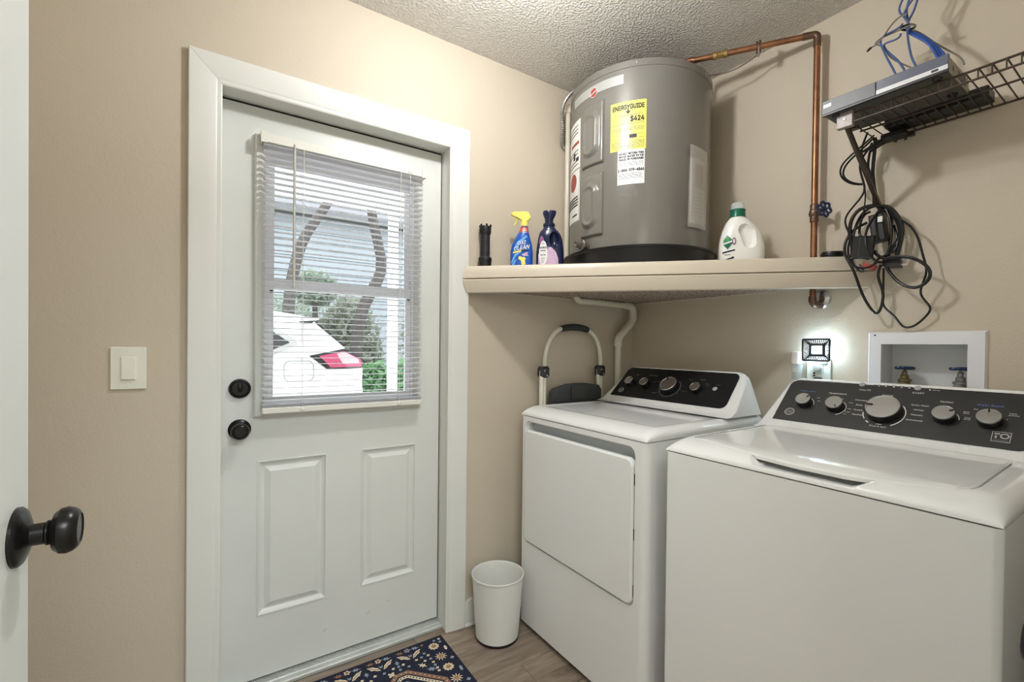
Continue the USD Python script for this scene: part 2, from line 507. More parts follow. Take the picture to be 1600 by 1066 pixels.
# baseboard by the bin, with a rounded end and a quarter round
bb = T('baseboard_left', kind='structure')
pf = sg.Polygon([(-1.018, 0.012), (-0.02, 0.012), (-0.02, 0.112), (-0.985, 0.112), (-1.005, 0.105), (-1.018, 0.088)])
obj(bb, 'board', prism(pf, -0.014, -0.0005, 'y'), TRIM)
obj(bb, 'quarter_round', prism(sg.Polygon([(0, 0), (-0.019, 0), (-0.0185, 0.006), (-0.014, 0.0125), (-0.006, 0.0175), (0, 0.0185)]), -1.018, -0.02, 'x'), TRIM)

# casing
tr = T('trim_1', kind='structure')
CX0, CX1, CZ = -1.980, -1.019, 2.096


def casing_profile(w):     # (distance from the opening, thickness)
    return [(0.0, 0.0), (0.0, 0.009), (0.004, 0.0115), (0.014, 0.0115), (0.018, 0.0135), (w * 0.45, 0.0165), (w - 0.014, 0.019), (w - 0.003, 0.019), (w, 0.016), (w, 0.0)]


def sweep_profile(prof, A, B, inner_dir, cutA, cutB):
    """Board from A to B (on the wall plane); profile distance runs along inner_dir; mitred ends shift by cut*distance."""
    A, B, d = map(lambda q: np.asarray(q, float), (A, B, inner_dir))
    t = (B - A) / np.linalg.norm(B - A)
    n = len(prof)
    V = [A + d * u + np.array([0, -1, 0]) * h + t * cutA * u for u, h in prof] + [B + d * u + np.array([0, -1, 0]) * h + t * cutB * u for u, h in prof]
    pts = np.array(V)
    F = []
    for k in range(n):
        l = (k + 1) % n
        F += [[k, l, n + l], [k, n + l, n + k]]
    pl_ = sg.Polygon([(u, h) for u, h in prof])
    tv, tf = trimesh.creation.triangulate_polygon(pl_, engine='earcut')
    m = {tuple(np.round(p, 7)): i for i, p in enumerate(np.array(prof))}
    for f in tf:
        idx = [m[tuple(np.round(tv[i], 7))] for i in f]
        F += [idx, [n + i for i in idx[::-1]]]
    me = trimesh.Trimesh(pts, np.array(F), process=False)
    trimesh.repair.fix_normals(me)
    return me


w_ = 0.088
IX0, IX1, IZ = CX0 + w_, CX1 - w_, CZ - w_
yy = -0.0005
obj(tr, 'casing_board', sweep_profile(casing_profile(w_), (IX0, yy, 0.002), (IX0, yy, IZ), (-1, 0, 0), 0, 1), TRIM, smooth=20)
obj(tr, 'casing_board', sweep_profile(casing_profile(w_), (IX1, yy, 0.002), (IX1, yy, IZ), (1, 0, 0), 0, 1), TRIM, smooth=20)
obj(tr, 'casing_board', sweep_profile(casing_profile(w_), (IX0, yy, IZ + 0.0008), (IX1, yy, IZ + 0.0008), (0, 0, 1), -1, 1), TRIM, smooth=20)

# outside door
d1 = T('door_1', loc=((DX0 + DX1) / 2, 0.08, 0), kind='structure')
YF = 0.08                                    # door face
lx0, lx1, lz0, lz1 = DX0 + 0.004, DX1 - 0.004, 0.026, DZ - 0.006
gx0, gx1, gz0, gz1 = -1.768, -1.222, 0.968, 1.885
leaf = m3.Manifold.cube((lx1 - lx0, 0.042, lz1 - lz0)).translate((lx0, YF, lz0)) - m3.Manifold.cube((gx1 - gx0, 0.2, gz1 - gz0)).translate((gx0, 0, gz0))
PAN = [(-1.783, -1.557, 0.243, 0.785), (-1.430, -1.209, 0.249, 0.786)]
for x0, x1, z0, z1 in PAN:
    leaf = leaf - m3.Manifold.cube((x1 - x0, 0.012, z1 - z0)).translate((x0, YF - 0.002, z0))
obj(d1, 'leaf', leaf, DOORW)


def ring(x0, x1, z0, z1, w, y0, y1, prof=((0, 0), (1, 0))):
    """Rectangular picture-frame moulding; prof: (0..1 inward, y) points from outside to inside."""
    V, F = [], []
    n = len(prof)
    for u, y in prof:
        a = u * w
        V += [(x0 + a, y, z0 + a), (x1 - a, y, z0 + a), (x1 - a, y, z1 - a), (x0 + a, y, z1 - a)]
    for i in range(n - 1):
        for k in range(4):
            l = (k + 1) % 4
            F += [[i * 4 + k, i * 4 + l, (i + 1) * 4 + l], [i * 4 + k, (i + 1) * 4 + l, (i + 1) * 4 + k]]
    return trimesh.Trimesh(np.array(V, float), np.array(F), process=False)


for x0, x1, z0, z1 in PAN:
    m_ = ring(x0, x1, z0, z1, 0.040, 0, 0, ((0, YF + 0.010), (0, YF - 0.003), (0.10, YF - 0.0035), (0.2, YF + 0.003), (0.42, YF + 0.0085), (0.55, YF + 0.0085), (0.9, YF + 0.001), (1.0, YF - 0.001)))
    fld = ring(x0 + 0.040, x1 - 0.040, z0 + 0.040, z1 - 0.040, 1, 0, 0, ((0, YF - 0.001), (min(x1 - x0, z1 - z0) / 2 - 0.0402, YF - 0.001)))
    c_ = np.array([[x0 + 0.04, YF - 0.001, z0 + 0.04], [x1 - 0.04, YF - 0.001, z0 + 0.04], [x1 - 0.04, YF - 0.001, z1 - 0.04], [x0 + 0.04, YF - 0.001, z1 - 0.04]])
    obj(d1, 'raised_panel', cat(m_, trimesh.Trimesh(c_, np.array([[0, 1, 2], [0, 2, 3]]), process=False)), DOORW, smooth=20)
fr = obj(d1, 'window_surround', ring(-1.797, -1.195, 0.940, 1.912, 0.032, 0, 0, ((0, YF + 0.002), (0, YF - 0.012), (0.15, YF - 0.017), (0.6, YF - 0.017), (0.85, YF - 0.012), (1.0, YF - 0.006), (1.0, YF + 0.04))), DOORW, smooth=25)


def frame_box(x0, x1, z0, z1, wl_, wr_, wb, wt, y0, y1):
    o = m3.Manifold.cube((x1 - x0, y1 - y0, z1 - z0)).translate((x0, y0, z0))
    i = m3.Manifold.cube((x1 - x0 - wl_ - wr_, 1, z1 - z0 - wb - wt)).translate((x0 + wl_, y0 - 0.5, z0 + wb))
    return o - i


obj(d1, 'window_frame', frame_box(gx0 + 0.001, gx1 - 0.001, gz0 + 0.001, gz1 - 0.001, 0.012, 0.012, 0.014, 0.016, YF - 0.004, YF + 0.046), VINYL)
obj(d1, 'upper_sash', frame_box(gx0 + 0.014, gx1 - 0.014, 1.387, gz1 - 0.018, 0.020, 0.020, 0.035, 0.04, YF + 0.022, YF + 0.040), VINYL)
obj(d1, 'lower_sash', frame_box(gx0 + 0.014, gx1 - 0.014, gz0 + 0.016, 1.424, 0.017, 0.020, 0.022, 0.036, YF + 0.002, YF + 0.020), VINYL)
obj(d1, 'window_pane', box(gx0 + 0.032, gx1 - 0.032, YF + 0.030, YF + 0.033, 1.420, gz1 - 0.056), PANE, label='upper glass pane')
obj(d1, 'window_pane', box(gx0 + 0.030, gx1 - 0.032, YF + 0.010, YF + 0.013, gz0 + 0.037, 1.390), PANE, label='lower glass pane')
for xx in (gx0 + 0.024, gx1 - 0.024):
    obj(d1, 'sash_latch', box(xx - 0.005, xx + 0.005, YF - 0.002, YF + 0.003, 1.372, 1.382, 0.001), BLKPL)
# jamb, stop, threshold
obj(d1, 'jamb', box(DX0 - 0.014, DX0 - 0.0005, 0.0, 0.119, 0.0, DZ + 0.002), TRIM)
obj(d1, 'jamb', box(DX1 + 0.0005, DX1 + 0.014, 0.0, 0.119, 0.0, DZ + 0.002), TRIM)
obj(d1, 'head_jamb', box(DX0 - 0.014, DX1 + 0.014, 0.0, 0.119, DZ + 0.002, DZ + 0.014), TRIM)
obj(d1, 'weatherstrip', [box(lx0 + 0.001, lx1, YF + 0.005, YF + 0.03, lz1 + 0.0002, DZ + 0.0018), box(lx1 + 0.0002, DX1, YF + 0.004, YF + 0.03, lz0, lz1), box(lx0, lx1, YF + 0.008, YF + 0.03, 0.0215, lz0 - 0.0002)], DARKGAP)
th = [(0.031, 0.0), (0.031, 0.010), (0.036, 0.013), (0.052, 0.015)]
for k in range(7):
    a = 0.054 + k * 0.0055
    th += [(a, 0.0185), (a + 0.0032, 0.0185), (a + 0.0038, 0.0165), (a + 0.0052, 0.0165)]
th += [(0.094, 0.021), (0.118, 0.021), (0.118, 0.0)]
obj(d1, 'threshold', prism(sg.Polygon(th), DX0 + 0.0005, DX1 - 0.0005, 'x'), ALUM, smooth=False)


def rose(c, ax, r, prof, n=36):
    return lathe(prof, c, ax, n)


db = obj(d1, 'deadbolt', lathe([(0.033, 0), (0.033, 0.006), (0.031, 0.011), (0.026, 0.013), (0.024, 0.011), (0.022, 0.011), (0.0215, 0.013), (0.0, 0.013)], (-1.837, YF, 1.040), (0, -1, 0), 40), BRONZE)
tt = m3.Manifold.hull(m3.Manifold.sphere(0.008, 16).scale((1, .6, 1.6)).translate((-1.837, YF - 0.022, 1.045)) + m3.Manifold.cube((0.010, 0.008, 0.014), True).translate((-1.837, YF - 0.014, 1.036)))
obj(db, 'thumb_turn', tt, BRONZE)
KPROF = [(0.034, 0), (0.034, 0.004), (0.031, 0.008), (0.020, 0.013), (0.0125, 0.016), (0.0125, 0.030), (0.0145, 0.032), (0.0145, 0.034), (0.013, 0.036), (0.022, 0.0395), (0.0265, 0.046), (0.0275, 0.053), (0.0255, 0.060), (0.0225, 0.0645), (0.0185, 0.067), (0.0175, 0.0655), (0.012, 0.0655), (0.0, 0.0655)]
kn = obj(d1, 'door_knob', lathe(KPROF, (-1.837, YF, 0.901), (0, -1, 0), 40), BRONZE)
obj(kn, 'turn_button', box(-1.845, -1.829, YF - 0.0715, YF - 0.065, 0.899, 0.903, 0.001), BRONZE)
# scuffs at the door's foot: shallow dents with dirt
SCUFF = mat('door_scuff', (202, 203, 198), 0.6)
for sx, sz, sl in ((-1.40, 0.135, 0.022), (-1.56, 0.12, 0.015), (-1.32, 0.16, 0.012)):
    obj(d1, 'scuff_mark', prism(affinity.rotate(sg.Point(sx, sz).buffer(0.5).envelope.intersection(affinity.scale(sg.Point(sx, sz).buffer(1), sl / 2, 0.0022)), 35), YF - 0.0004, YF + 0.0002, 'y'), SCUFF)

# open door leaf on the left, with its knob
d2 = T('door_2', loc=(-2.118, -1.345, 0), kind='structure')
obj(d2, 'leaf', box(-2.136, -2.1, -1.735, -0.957, 0.012, 2.035, 0.0015), DOORW)
KX = [(r * 0.97, h * 0.80) for r, h in KPROF]
obj(d2, 'door_knob', lathe(KX, (-2.1, -1.000, 0.972), (1, 0, 0), 48), BRONZE)
KX2 = [(r * 1.02, h * 0.95) for r, h in KPROF]
obj(d2, 'door_knob', lathe([(r, min(h, 0.062)) for r, h in KX2], (-2.136, -1.000, 0.972), (-1, 0, 0), 32), BRONZE)
d3 = T('door_3', loc=(-0.97, -1.75, 0), kind='structure')
obj(d3, 'leaf', box(-1.335, -0.615, -1.767, -1.731, 0.012, 2.035, 0.0015), DOORW)
obj(d3, 'door_knob', lathe([(r, h * 1.15) for r, h in KPROF], (-1.285, -1.731, 0.925), (0, 1, 0), 40), BRONZE)

# ================================================================== SHELF
SHL = mat('shelf_deck_paint', (214, 202, 184), 0.5)
sh = T('corner_shelf', 'beige painted corner shelf with grooved front board, carrying the grey water heater', 'shelf', (-0.45, -0.45, 1.415))
A_, B_ = np.array([-1.0715, 0.0]), np.array([0.0, -1.106])
dv = (B_ - A_) / np.linalg.norm(B_ - A_)
nv = np.array([-dv[1], dv[0]]); nv = nv if nv @ np.array([-1, -1]) > 0 else -nv     # outward into the room


def corner_clip(m):
    q = tri(m)
    clip = m3.Manifold.cube((3, 3, 3)).translate((-3.0006, -3.0006, 0))
    cas = m3.Manifold.cube((0.6, 0.0225, 3)).translate((-1.62, -0.0225, 0))        # door casing
    return (q ^ clip) - cas


def along(profile, ext=0.25):
    """profile (out, z) swept along the shelf front."""
    p0, p1 = A_ - dv * ext, B_ + dv * ext
    n = len(profile)
    V = [(*(p0 + nv * u), z) for u, z in profile] + [(*(p1 + nv * u), z) for u, z in profile]
    F = []
    for k in range(n):
        l = (k + 1) % n
        F += [[k, l, n + l], [k, n + l, n + k]]
    tv, tf = trimesh.creation.triangulate_polygon(sg.Polygon(profile), engine='earcut')
    mp = {tuple(np.round(p, 6)): i for i, p in enumerate(np.array(profile))}
    for f in tf:
        idx = [mp[tuple(np.round(tv[i], 6))] for i in f]
        F += [idx, [n + i for i in idx[::-1]]]
    m = trimesh.Trimesh(np.array(V), np.array(F), process=False)
    trimesh.repair.fix_normals(m)
    return m


obj(sh, 'upper_fascia_board', corner_clip(along([(-0.03, 1.4745), (-0.003, 1.4745), (0.0, 1.477), (-0.001, 1.50), (-0.006, 1.520), (-0.010, 1.525), (-0.014, 1.527), (-0.03, 1.527)])), SHELFP)
obj(sh, 'lower_fascia_board', corner_clip(along([(-0.03, 1.415), (-0.018, 1.415), (-0.012, 1.418), (-0.004, 1.443), (0.0, 1.468), (-0.002, 1.4705), (-0.005, 1.472), (-0.03, 1.472)])), SHELFP)
hole_ = sg.Point(-0.05, -0.927).buffer(0.0135)
tpoly = sg.Polygon([(-0.001, -0.001), tuple(A_ - nv * 0.031 - dv * 0.2), tuple(B_ - nv * 0.031 + dv * 0.2)]).intersection(sg.box(-1.0195, -1.2, -0.001, -0.001)).difference(hole_)
obj(sh, 'deck', prism(tpoly, 1.452, 1.5265, 'z'), SHL)
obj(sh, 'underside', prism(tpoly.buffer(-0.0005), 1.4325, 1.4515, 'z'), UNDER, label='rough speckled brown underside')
obj(sh, 'caulk_line', [box(-0.98, -0.001, -0.005, -0.001, 1.4275, 1.4325), box(-0.005, -0.001, -1.04, -0.005, 1.4275, 1.4325)], SHELFP)

# ================================================================== LIGHT SWITCH
ls = T('light_switch', 'ivory rocker light switch on beige wall left of the door', 'light switch', (-2.1175, 0, 1.056))
obj(ls, 'wall_plate', box(-2.158, -2.077, -0.0065, -0.0003, 1.056, 1.179, 0.002), PLATE)
rk = obj(ls, 'rocker', [box(-2.135, -2.100, -0.0085, -0.006, 1.083, 1.151, 0.001)], PLATE)
v = np.array([[-2.132, -0.0085, 1.086], [-2.103, -0.0085, 1.086], [-2.103, -0.0085, 1.148], [-2.132, -0.0085, 1.148], [-2.132, -0.0095, 1.148], [-2.103, -0.0095, 1.148], [-2.132, -0.0135, 1.086], [-2.103, -0.0135, 1.086]])
obj(rk, 'paddle', trimesh.convex.convex_hull(v), PLATE)
for zz in (1.069, 1.166):
    obj(ls, 'screw', [lathe([(0.003, 0), (0.0026, 0.0012), (0, 0.0014)], (-2.1175, -0.0062, zz), (0, -1, 0), 12), box(-2.1199, -2.1151, -0.0079, -0.0074, zz - 0.0004, zz + 0.0004)], PLATE)

# ================================================================== BLIND
bl = T('venetian_blind', 'white mini venetian blind with open slats hanging over the door window', 'blind', (-1.49, 0.05, 0.953))
bx0, bx1, yb = -1.776, -1.203, 0.040
hr = prism(sg.Polygon([(yb - 0.013, 1.876), (yb + 0.013, 1.876), (yb + 0.013, 1.905), (yb + 0.011, 1.905), (yb + 0.011, 1.878), (yb - 0.011, 1.878), (yb - 0.011, 1.903), (yb - 0.013, 1.905)]), bx0, bx1, 'x')
obj(bl, 'headrail', hr, BLINDW)
for xx in (bx0, bx1):
    s = 1 if xx == bx0 else -1
    obj(bl, 'bracket', [box(xx - 0.006, xx - 0.003, yb - 0.017, 0.0629, 1.872, 1.912), box(xx - 0.006, xx + 0.018 * s, 0.060, 0.0629, 1.872, 1.916), box(xx - 0.006, xx + 0.012 * s, yb - 0.0165, yb - 0.0145, 1.872, 1.910)] if s > 0 else
        [box(xx + 0.003, xx + 0.006, yb - 0.017, 0.0629, 1.872, 1.912), box(xx - 0.018, xx + 0.006, 0.060, 0.0629, 1.872, 1.916), box(xx - 0.012, xx + 0.006, yb - 0.0165, yb - 0.0145, 1.872, 1.910)], BLINDW)


def slat(z, tilt=0.0, bow=0.0018):
    us = np.linspace(-0.0122, 0.0122, 6)
    pr = [(yb + u * math.cos(tilt), z + bow * (1 - (u / 0.0122) ** 2) + u * math.sin(tilt)) for u in us]
    top = [(y, zz + 0.0005) for y, zz in pr]
    V = np.array([(bx0 + 0.002, y, zz) for y, zz in pr] + [(bx0 + 0.002, y, zz) for y, zz in top] + [(bx1 - 0.002, y, zz) for y, zz in pr] + [(bx1 - 0.002, y, zz) for y, zz in top])
    F = []
    n = 6
    for k in range(n - 1):
        F += [[k, k + 1, 2 * n + k + 1], [k, 2 * n + k + 1, 2 * n + k]]
        F += [[n + k + 1, n + k, 3 * n + k], [n + k + 1, 3 * n + k, 3 * n + k + 1]]
    F += [[0, 2 * n, 3 * n], [0, 3 * n, n], [n - 1, 2 * n - 1, 4 * n - 1], [n - 1, 4 * n - 1, 3 * n - 1]]
    return trimesh.Trimesh(V, np.array(F), process=False)


z = 0.998
k = 0
while z < 1.872:
    obj(bl, 'slat', slat(z, tilt=math.radians(-2.0 + 1.2 * math.sin(k * 2.1))), SLAT, smooth=60)
    z += 0.0207; k += 1
for i in range(4):
    obj(bl, 'slat', slat(0.9755 + i * 0.0034), SLAT, smooth=60)
obj(bl, 'bottom_rail', box(bx0 + 0.001, bx1 - 0.001, yb - 0.013, yb + 0.013, 0.953, 0.9745, 0.003), BLINDW)
for xx in (-1.650, -1.300):
    obj(bl, 'ladder_cord', [tube([(xx, yb - 0.0135, 1.876), (xx, yb - 0.0138, 1.4), (xx, yb - 0.0136, 0.972)], 0.0011, 5), tube([(xx, yb + 0.0135, 1.876), (xx, yb + 0.0136, 0.972)], 0.0008, 5)], BLINDW)
    obj(bl, 'cord_button', lathe([(0.008, 0), (0.008, 0.002), (0.005, 0.005), (0, 0.006)], (xx, yb - 0.013, 0.963), (0, -1, 0), 14), BLINDW)
obj(bl, 'tilt_wand', [tube([(-1.680, yb - 0.018, 1.868), (-1.681, yb - 0.020, 1.6), (-1.681, yb - 0.021, 1.385)], 0.0042, 6), tube([(-1.680, yb - 0.013, 1.886), (-1.680, yb - 0.019, 1.884), (-1.680, yb - 0.018, 1.866)], 0.0022, 6)], WAND)
obj(bl, 'lift_cord', tube([(-1.262, yb - 0.014, 1.89), (-1.262, yb - 0.016, 1.7), (-1.261, yb - 0.016, 1.5)], 0.0009, 5), BLINDW)
obj(bl, 'cord_lock', box(-1.272, -1.254, yb - 0.016, yb - 0.011, 1.880, 1.900, 0.001), BLINDW)
# ================================================================== WATER HEATER
TC, TR_ = np.array([-0.318, -0.3075]), 0.304
wh_ = T('water_heater', 'squat grey electric water heater with yellow and white stickers on the corner shelf', 'water heater', (TC[0], TC[1], 1.545))
obj(wh_, 'jacket', lathe([(TR_ - 0.02, 1.545), (TR_, 1.548), (TR_, 2.300)], (*TC, 0), n=96), TANK)
obj(wh_, 'top_cap', lathe([(TR_ + 0.0006, 2.288), (TR_ + 0.0022, 2.289), (TR_ + 0.0022, 2.315), (TR_ - 0.003, 2.3185), (TR_ - 0.012, 2.3185), (TR_ - 0.016, 2.310), (0.06, 2.316), (0, 2.317)], (*TC, 0), n=96), TANK)


def ont(m, deg, z, off=0.0008):
    """Flat mesh (x right, y up, z out) bent onto the heater at the angle deg, height z."""
    v, f = arr(m)
    a = math.radians(deg) + v[:, 0] / TR_
    r = TR_ + off + v[:, 2]
    return trimesh.Trimesh(np.c_[TC[0] + r * np.cos(a), TC[1] + r * np.sin(a), z + v[:, 1]], f, process=False)


def ondeg(poly, deg, z, t=0.0006, off=0.0006):
    return ont(refine(flat(poly, t), 0.02), deg, z, off)


def plate(w, h):
    return sg.box(-w / 2, -h / 2, w / 2, h / 2)


def lines(w, rows, h=0.0022, seed=1, x0=None):
    """rows: heights; strips of broken text-like dashes."""
    r = random.Random(seed)
    out = []
    for y in rows:
        x = -w / 2 if x0 is None else x0
        while x < w / 2 - 0.004:
            l = r.uniform(0.004, 0.014)
            out.append(sg.box(x, y - h / 2, min(x + l, w / 2), y + h / 2))
            x += l + 0.0022
    return sg.MultiPolygon(out)


D2R = TR_ * PI / 180
rb_ = []
for a in range(-230, -40, 30):
    rb_.append(lathe([(0.004, 0), (0.0035, 0.002), (0, 0.0026)], (TC[0] + (TR_ + 0.002) * math.cos(math.radians(a)), TC[1] + (TR_ + 0.002) * math.sin(math.radians(a)), 2.303), (math.cos(math.radians(a)), math.sin(math.radians(a)), 0), 10))
for q in rb_:
    obj(wh_, 'cap_screw', q, CHROME)


# access panels with a pressed oblong and dark rim
def access_panel(deg, zc, w, h, name_label):
    n = 44; mrows = 60
    xs, ys = np.linspace(-w / 2, w / 2, n), np.linspace(-h / 2, h / 2, mrows)
    X, Y = np.meshgrid(xs, ys, indexing='ij')
    bx = np.maximum(np.abs(X) - (w / 2 - 0.026), 0); by = np.maximum(np.abs(Y) - (h / 2 - 0.026), 0)
    edge = np.minimum(w / 2 - np.abs(X), h / 2 - np.abs(Y))
    base = 0.010 * np.clip(edge / 0.007, 0, 1) ** 0.5
    iw, ih = 0.046, h / 2 - 0.034
    dx, dy = np.maximum(np.abs(X + 0.004) - 0.0, 0), np.maximum(np.abs(Y + 0.002) - (ih - iw), 0)
    dist = iw - np.hypot(dx, dy)
    bump_ = 0.013 * np.clip(dist / 0.016, 0, 1) * (1 - 0.55 * np.clip((dist - 0.016) / 0.012, 0, 1))
    Z = base + bump_
    V = np.c_[X.ravel(), Y.ravel(), Z.ravel()]
    F = []
    for i in range(n - 1):
        for j in range(mrows - 1):
            a = i * mrows + j
            F += [[a, a + mrows, a + mrows + 1], [a, a + mrows + 1, a + 1]]
    p = obj(wh_, 'access_panel', ont(trimesh.Trimesh(V, np.array(F), process=False), deg, zc, 0.0004), TANK, smooth=40)
    obj(p, 'panel_screw', ont(lathe([(0.0035, 0), (0.003, 0.002), (0, 0.0024)], (0, h / 2 - 0.016, 0.0098), (0, 0, 1), 10), deg, zc, 0.0004), CHROME)


access_panel(-175.2, 2.066, 0.118, 0.256, '')
access_panel(-175.4, 1.776, 0.118, 0.256, '')
# stickers
obj(wh_, 'silver_strip', ondeg(sg.Polygon([(-0.138, -0.021), (0.138, -0.021), (0.138, 0.017), (-0.138, 0.017)]), -175.5, 2.250), SILVER, label='blank silver sticker strip under the rim')
bd = obj(wh_, 'maker_badge', ondeg(sg.Point(0, 0).buffer(0.0185), -174.5, 2.237, 0.0008, 0.0016), INKR, label='round red maker badge')
obj(bd, 'badge_ring', ondeg(sg.Point(0, 0).buffer(0.0195).difference(sg.Point(0, 0).buffer(0.0172)), -174.5, 2.237, 0.0006, 0.0018), PAPER)
obj(bd, 'lettering', ont(frame(text('Rheem', 0.0085), (0.94, 0.34, 0), (-0.34, 0.94, 0), (0, 0, 1), (0, 0, 0)), -174.5, 2.237, 0.0026), PAPER)
ed = -145.9
eg = obj(wh_, 'energy_sticker', ondeg(plate(0.139, 0.190), ed, 2.063), YELLOW, label='yellow energy sticker with black print')
K1, K2 = [], []
K1.append(ont(text('ENERGYGUIDE', 0.0185, bold=True), ed, 2.063 + 0.072, 0.0014))
def fat(s, h, w, x, y, deg, z, off, k=0.0008):
    t_ = text(s, h, bold=True); w0 = t_.bounds[1][0] - t_.bounds[0][0]
    return cat(*[ont(frame(t_, (w / w0, 0, 0), (0, 1, 0), (0, 0, 1), (x + dx, y + dy, 0)), deg, z, off + 0.00002 * i) for i, (dx, dy) in enumerate(((0, 0), (k, 0), (0, k), (k, k)))])


K1[0] = fat('ENERGYGUIDE', 0.0170, 0.122, 0, 0.072, ed, 2.063, 0.0014)
K1.append(ondeg(sg.Polygon([(-0.0025, 0.065), (0.0025, 0.065), (0.0025, 0.056), (0.0095, 0.056), (0, 0.044), (-0.0095, 0.056), (-0.0025, 0.056)]), ed, 2.063, 0.0006, 0.0014))
K1.append(fat('$424', 0.0180, 0.052, 0.035, 0.024, ed, 2.063, 0.0014))
K1.append(ondeg(sg.box(0.006, -0.050, 0.034, -0.036), ed, 2.063, 0.0006, 0.0014))
obj(eg, 'lettering', K1, INKK)
gl = sg.MultiPolygon(list(lines(0.12, [0.044], 0.0014, 2).geoms) + [sg.box(-0.03, 0.038, 0.045, 0.0398)] + list(lines(0.126, [0.006, -0.008, -0.013, -0.018], 0.0016, 3).geoms) + list(lines(0.126, [-0.062, -0.067, -0.073, -0.079, -0.086], 0.0016, 5).geoms) + [sg.box(-0.062, 0.0115, 0.062, 0.0124), sg.box(-0.050, -0.0500, 0.004, -0.0492), sg.box(-0.050, -0.037, 0.004, -0.0362), sg.box(0.036, -0.05, 0.058, -0.0492), sg.box(0.036, -0.037, 0.058, -0.0362)])
obj(eg, 'small_print', ondeg(gl, ed, 2.063, 0.0004, 0.0014), INKG)
nd = -143.4
ns = obj(wh_, 'notice_sticker', ondeg(plate(0.104, 0.136), nd, 1.901, 0.0006, 0.0004), PAPER, label='white notice sticker with bold print below the yellow one')
K = []
for s, yy_ in (('DO NOT RETURN THIS', 0.052), ('WATER HEATER TO THE', 0.041), ('PLACE OF PURCHASE', 0.030)):
    K.append(fat(s, 0.0072, 0.094, 0, yy_, nd, 1.901, 0.0012, 0.0006))
K.append(fat('1-866-279-4566', 0.0098, 0.099, 0, -0.012, nd, 1.901, 0.0012, 0.0007))
obj(ns, 'lettering', K, INKK)
obj(ns, 'small_print', ondeg(sg.MultiPolygon(list(lines(0.092, [0.018, 0.0125, 0.007, -0.026, -0.032, -0.038, -0.044], 0.0014, 8).geoms)), nd, 1.901, 0.0004, 0.0012), INKG)
wd = 152.0
wsk = obj(wh_, 'warning_sticker', ondeg(plate(36 * D2R, 0.436), wd, 1.952), PAPER, label='tall white warning sticker on the left flank')
wpol = [sg.box(-0.094, -0.216, 0.094, -0.214), sg.box(0.0905, -0.214, 0.092, 0.01), sg.box(-0.092, -0.214, -0.0905, 0.01), sg.box(-0.092, 0.008, 0.092, 0.0105)]
for y in (0.196, 0.18, 0.165, 0.09, 0.075, 0.045, 0.03):
    wpol += list(lines(0.16, [y], 0.004, int(y * 1000)).geoms)
for y in (-0.11, -0.122, -0.134, -0.146):
    wpol += list(lines(0.165, [y], 0.0075, int(-y * 1000)).geoms)
wpol += [sg.box(0.02, -0.19, 0.075, -0.183), sg.box(0.03, 0.055, 0.05, 0.085), sg.box(0.058, 0.045, 0.084, 0.06)]
obj(wsk, 'small_print', ondeg(sg.MultiPolygon([q for q in wpol if q.area > 0]).buffer(0), wd, 1.952, 0.0004, 0.0014), INKK)
obj(wsk, 'red_print', ondeg(sg.MultiPolygon([sg.Point(0.028, -0.04).buffer(0.038), sg.box(0.0, 0.115, 0.085, 0.128)]), wd, 1.952, 0.0004, 0.0014), INKR)
# document pouch on the right flank
pd = -90.0
pk = obj(wh_, 'document_pouch', ont(refine(flat(sg.Polygon([(-0.058, -0.158), (0.052, -0.158), (0.056, 0.155), (-0.050, 0.165)]), 0.0008), 0.02), pd, 1.828, 0.010), POUCH, label='clear plastic pouch of papers')
bk_ = ont(refine(flat(sg.box(-0.040, -0.140, 0.044, 0.115), 0.006), 0.02), pd, 1.828, 0.0025)
obj(pk, 'manual', bk_, PAPER)
obj(pk, 'printed_block', [ondeg(sg.box(-0.022, 0.0, 0.030, 0.095), pd, 1.828, 0.0004, 0.0092)], mat('manual_print', (150, 96, 84), 0.5))
obj(pk, 'printed_lines', ondeg(lines(0.05, [-0.02, -0.035, -0.05, -0.065, -0.08, -0.095, -0.11], 0.005, 4), pd, 1.828, 0.0004, 0.0092), mat('manual_print_green', (140, 152, 140), 0.5))
# drain valve
va = math.radians(179.6)
vd = np.array([math.cos(va), math.sin(va), 0.0])
v0 = np.array([*TC, 0]) + vd * TR_ + np.array([0, 0, 1.6165])
dvv = obj(wh_, 'drain_valve', [lathe([(0.020, 0.0), (0.020, 0.006), (0.013, 0.008), (0.013, 0.018), (0.021, 0.018), (0.0235, 0.022), (0.0235, 0.030), (0.021, 0.033), (0.014, 0.034), (0.014, 0.042)], v0, vd, 12),
          lathe([(0.0130, 0.042), (0.0130, 0.060), (0.0105, 0.061), (0.0, 0.054)], v0, vd, 16)], mat('valve_metal', (112, 109, 102), 0.4, 0.3), smooth=25)
# pan
dpan = T('drain_pan', 'round black plastic drain pan under the grey water heater', 'drain pan', (TC[0], TC[1], 1.527))
pro = [(0.300, 0.0), (0.312, 0.0), (0.326, 0.054), (0.333, 0.058), (0.334, 0.064), (0.330, 0.065), (0.322, 0.060), (0.308, 0.006), (0.0, 0.006)]
pm = tri(lathe([(0.0, 0.0)] + pro[:-1] + [(0.0, 0.006)], (TC[0], TC[1], 1.5275), n=96)) ^ m3.Manifold.cube((3, 3, 3)).translate((-3.0015, -3.0015, 0))
obj(dpan, 'pan', pm, PANB)
# steel feet ring keeps the heater on the pan
obj(wh_, 'base_ring', lathe([(0.285, 1.534), (0.285, 1.546), (0.0, 1.546)], (*TC, 0), n=64), TANK)

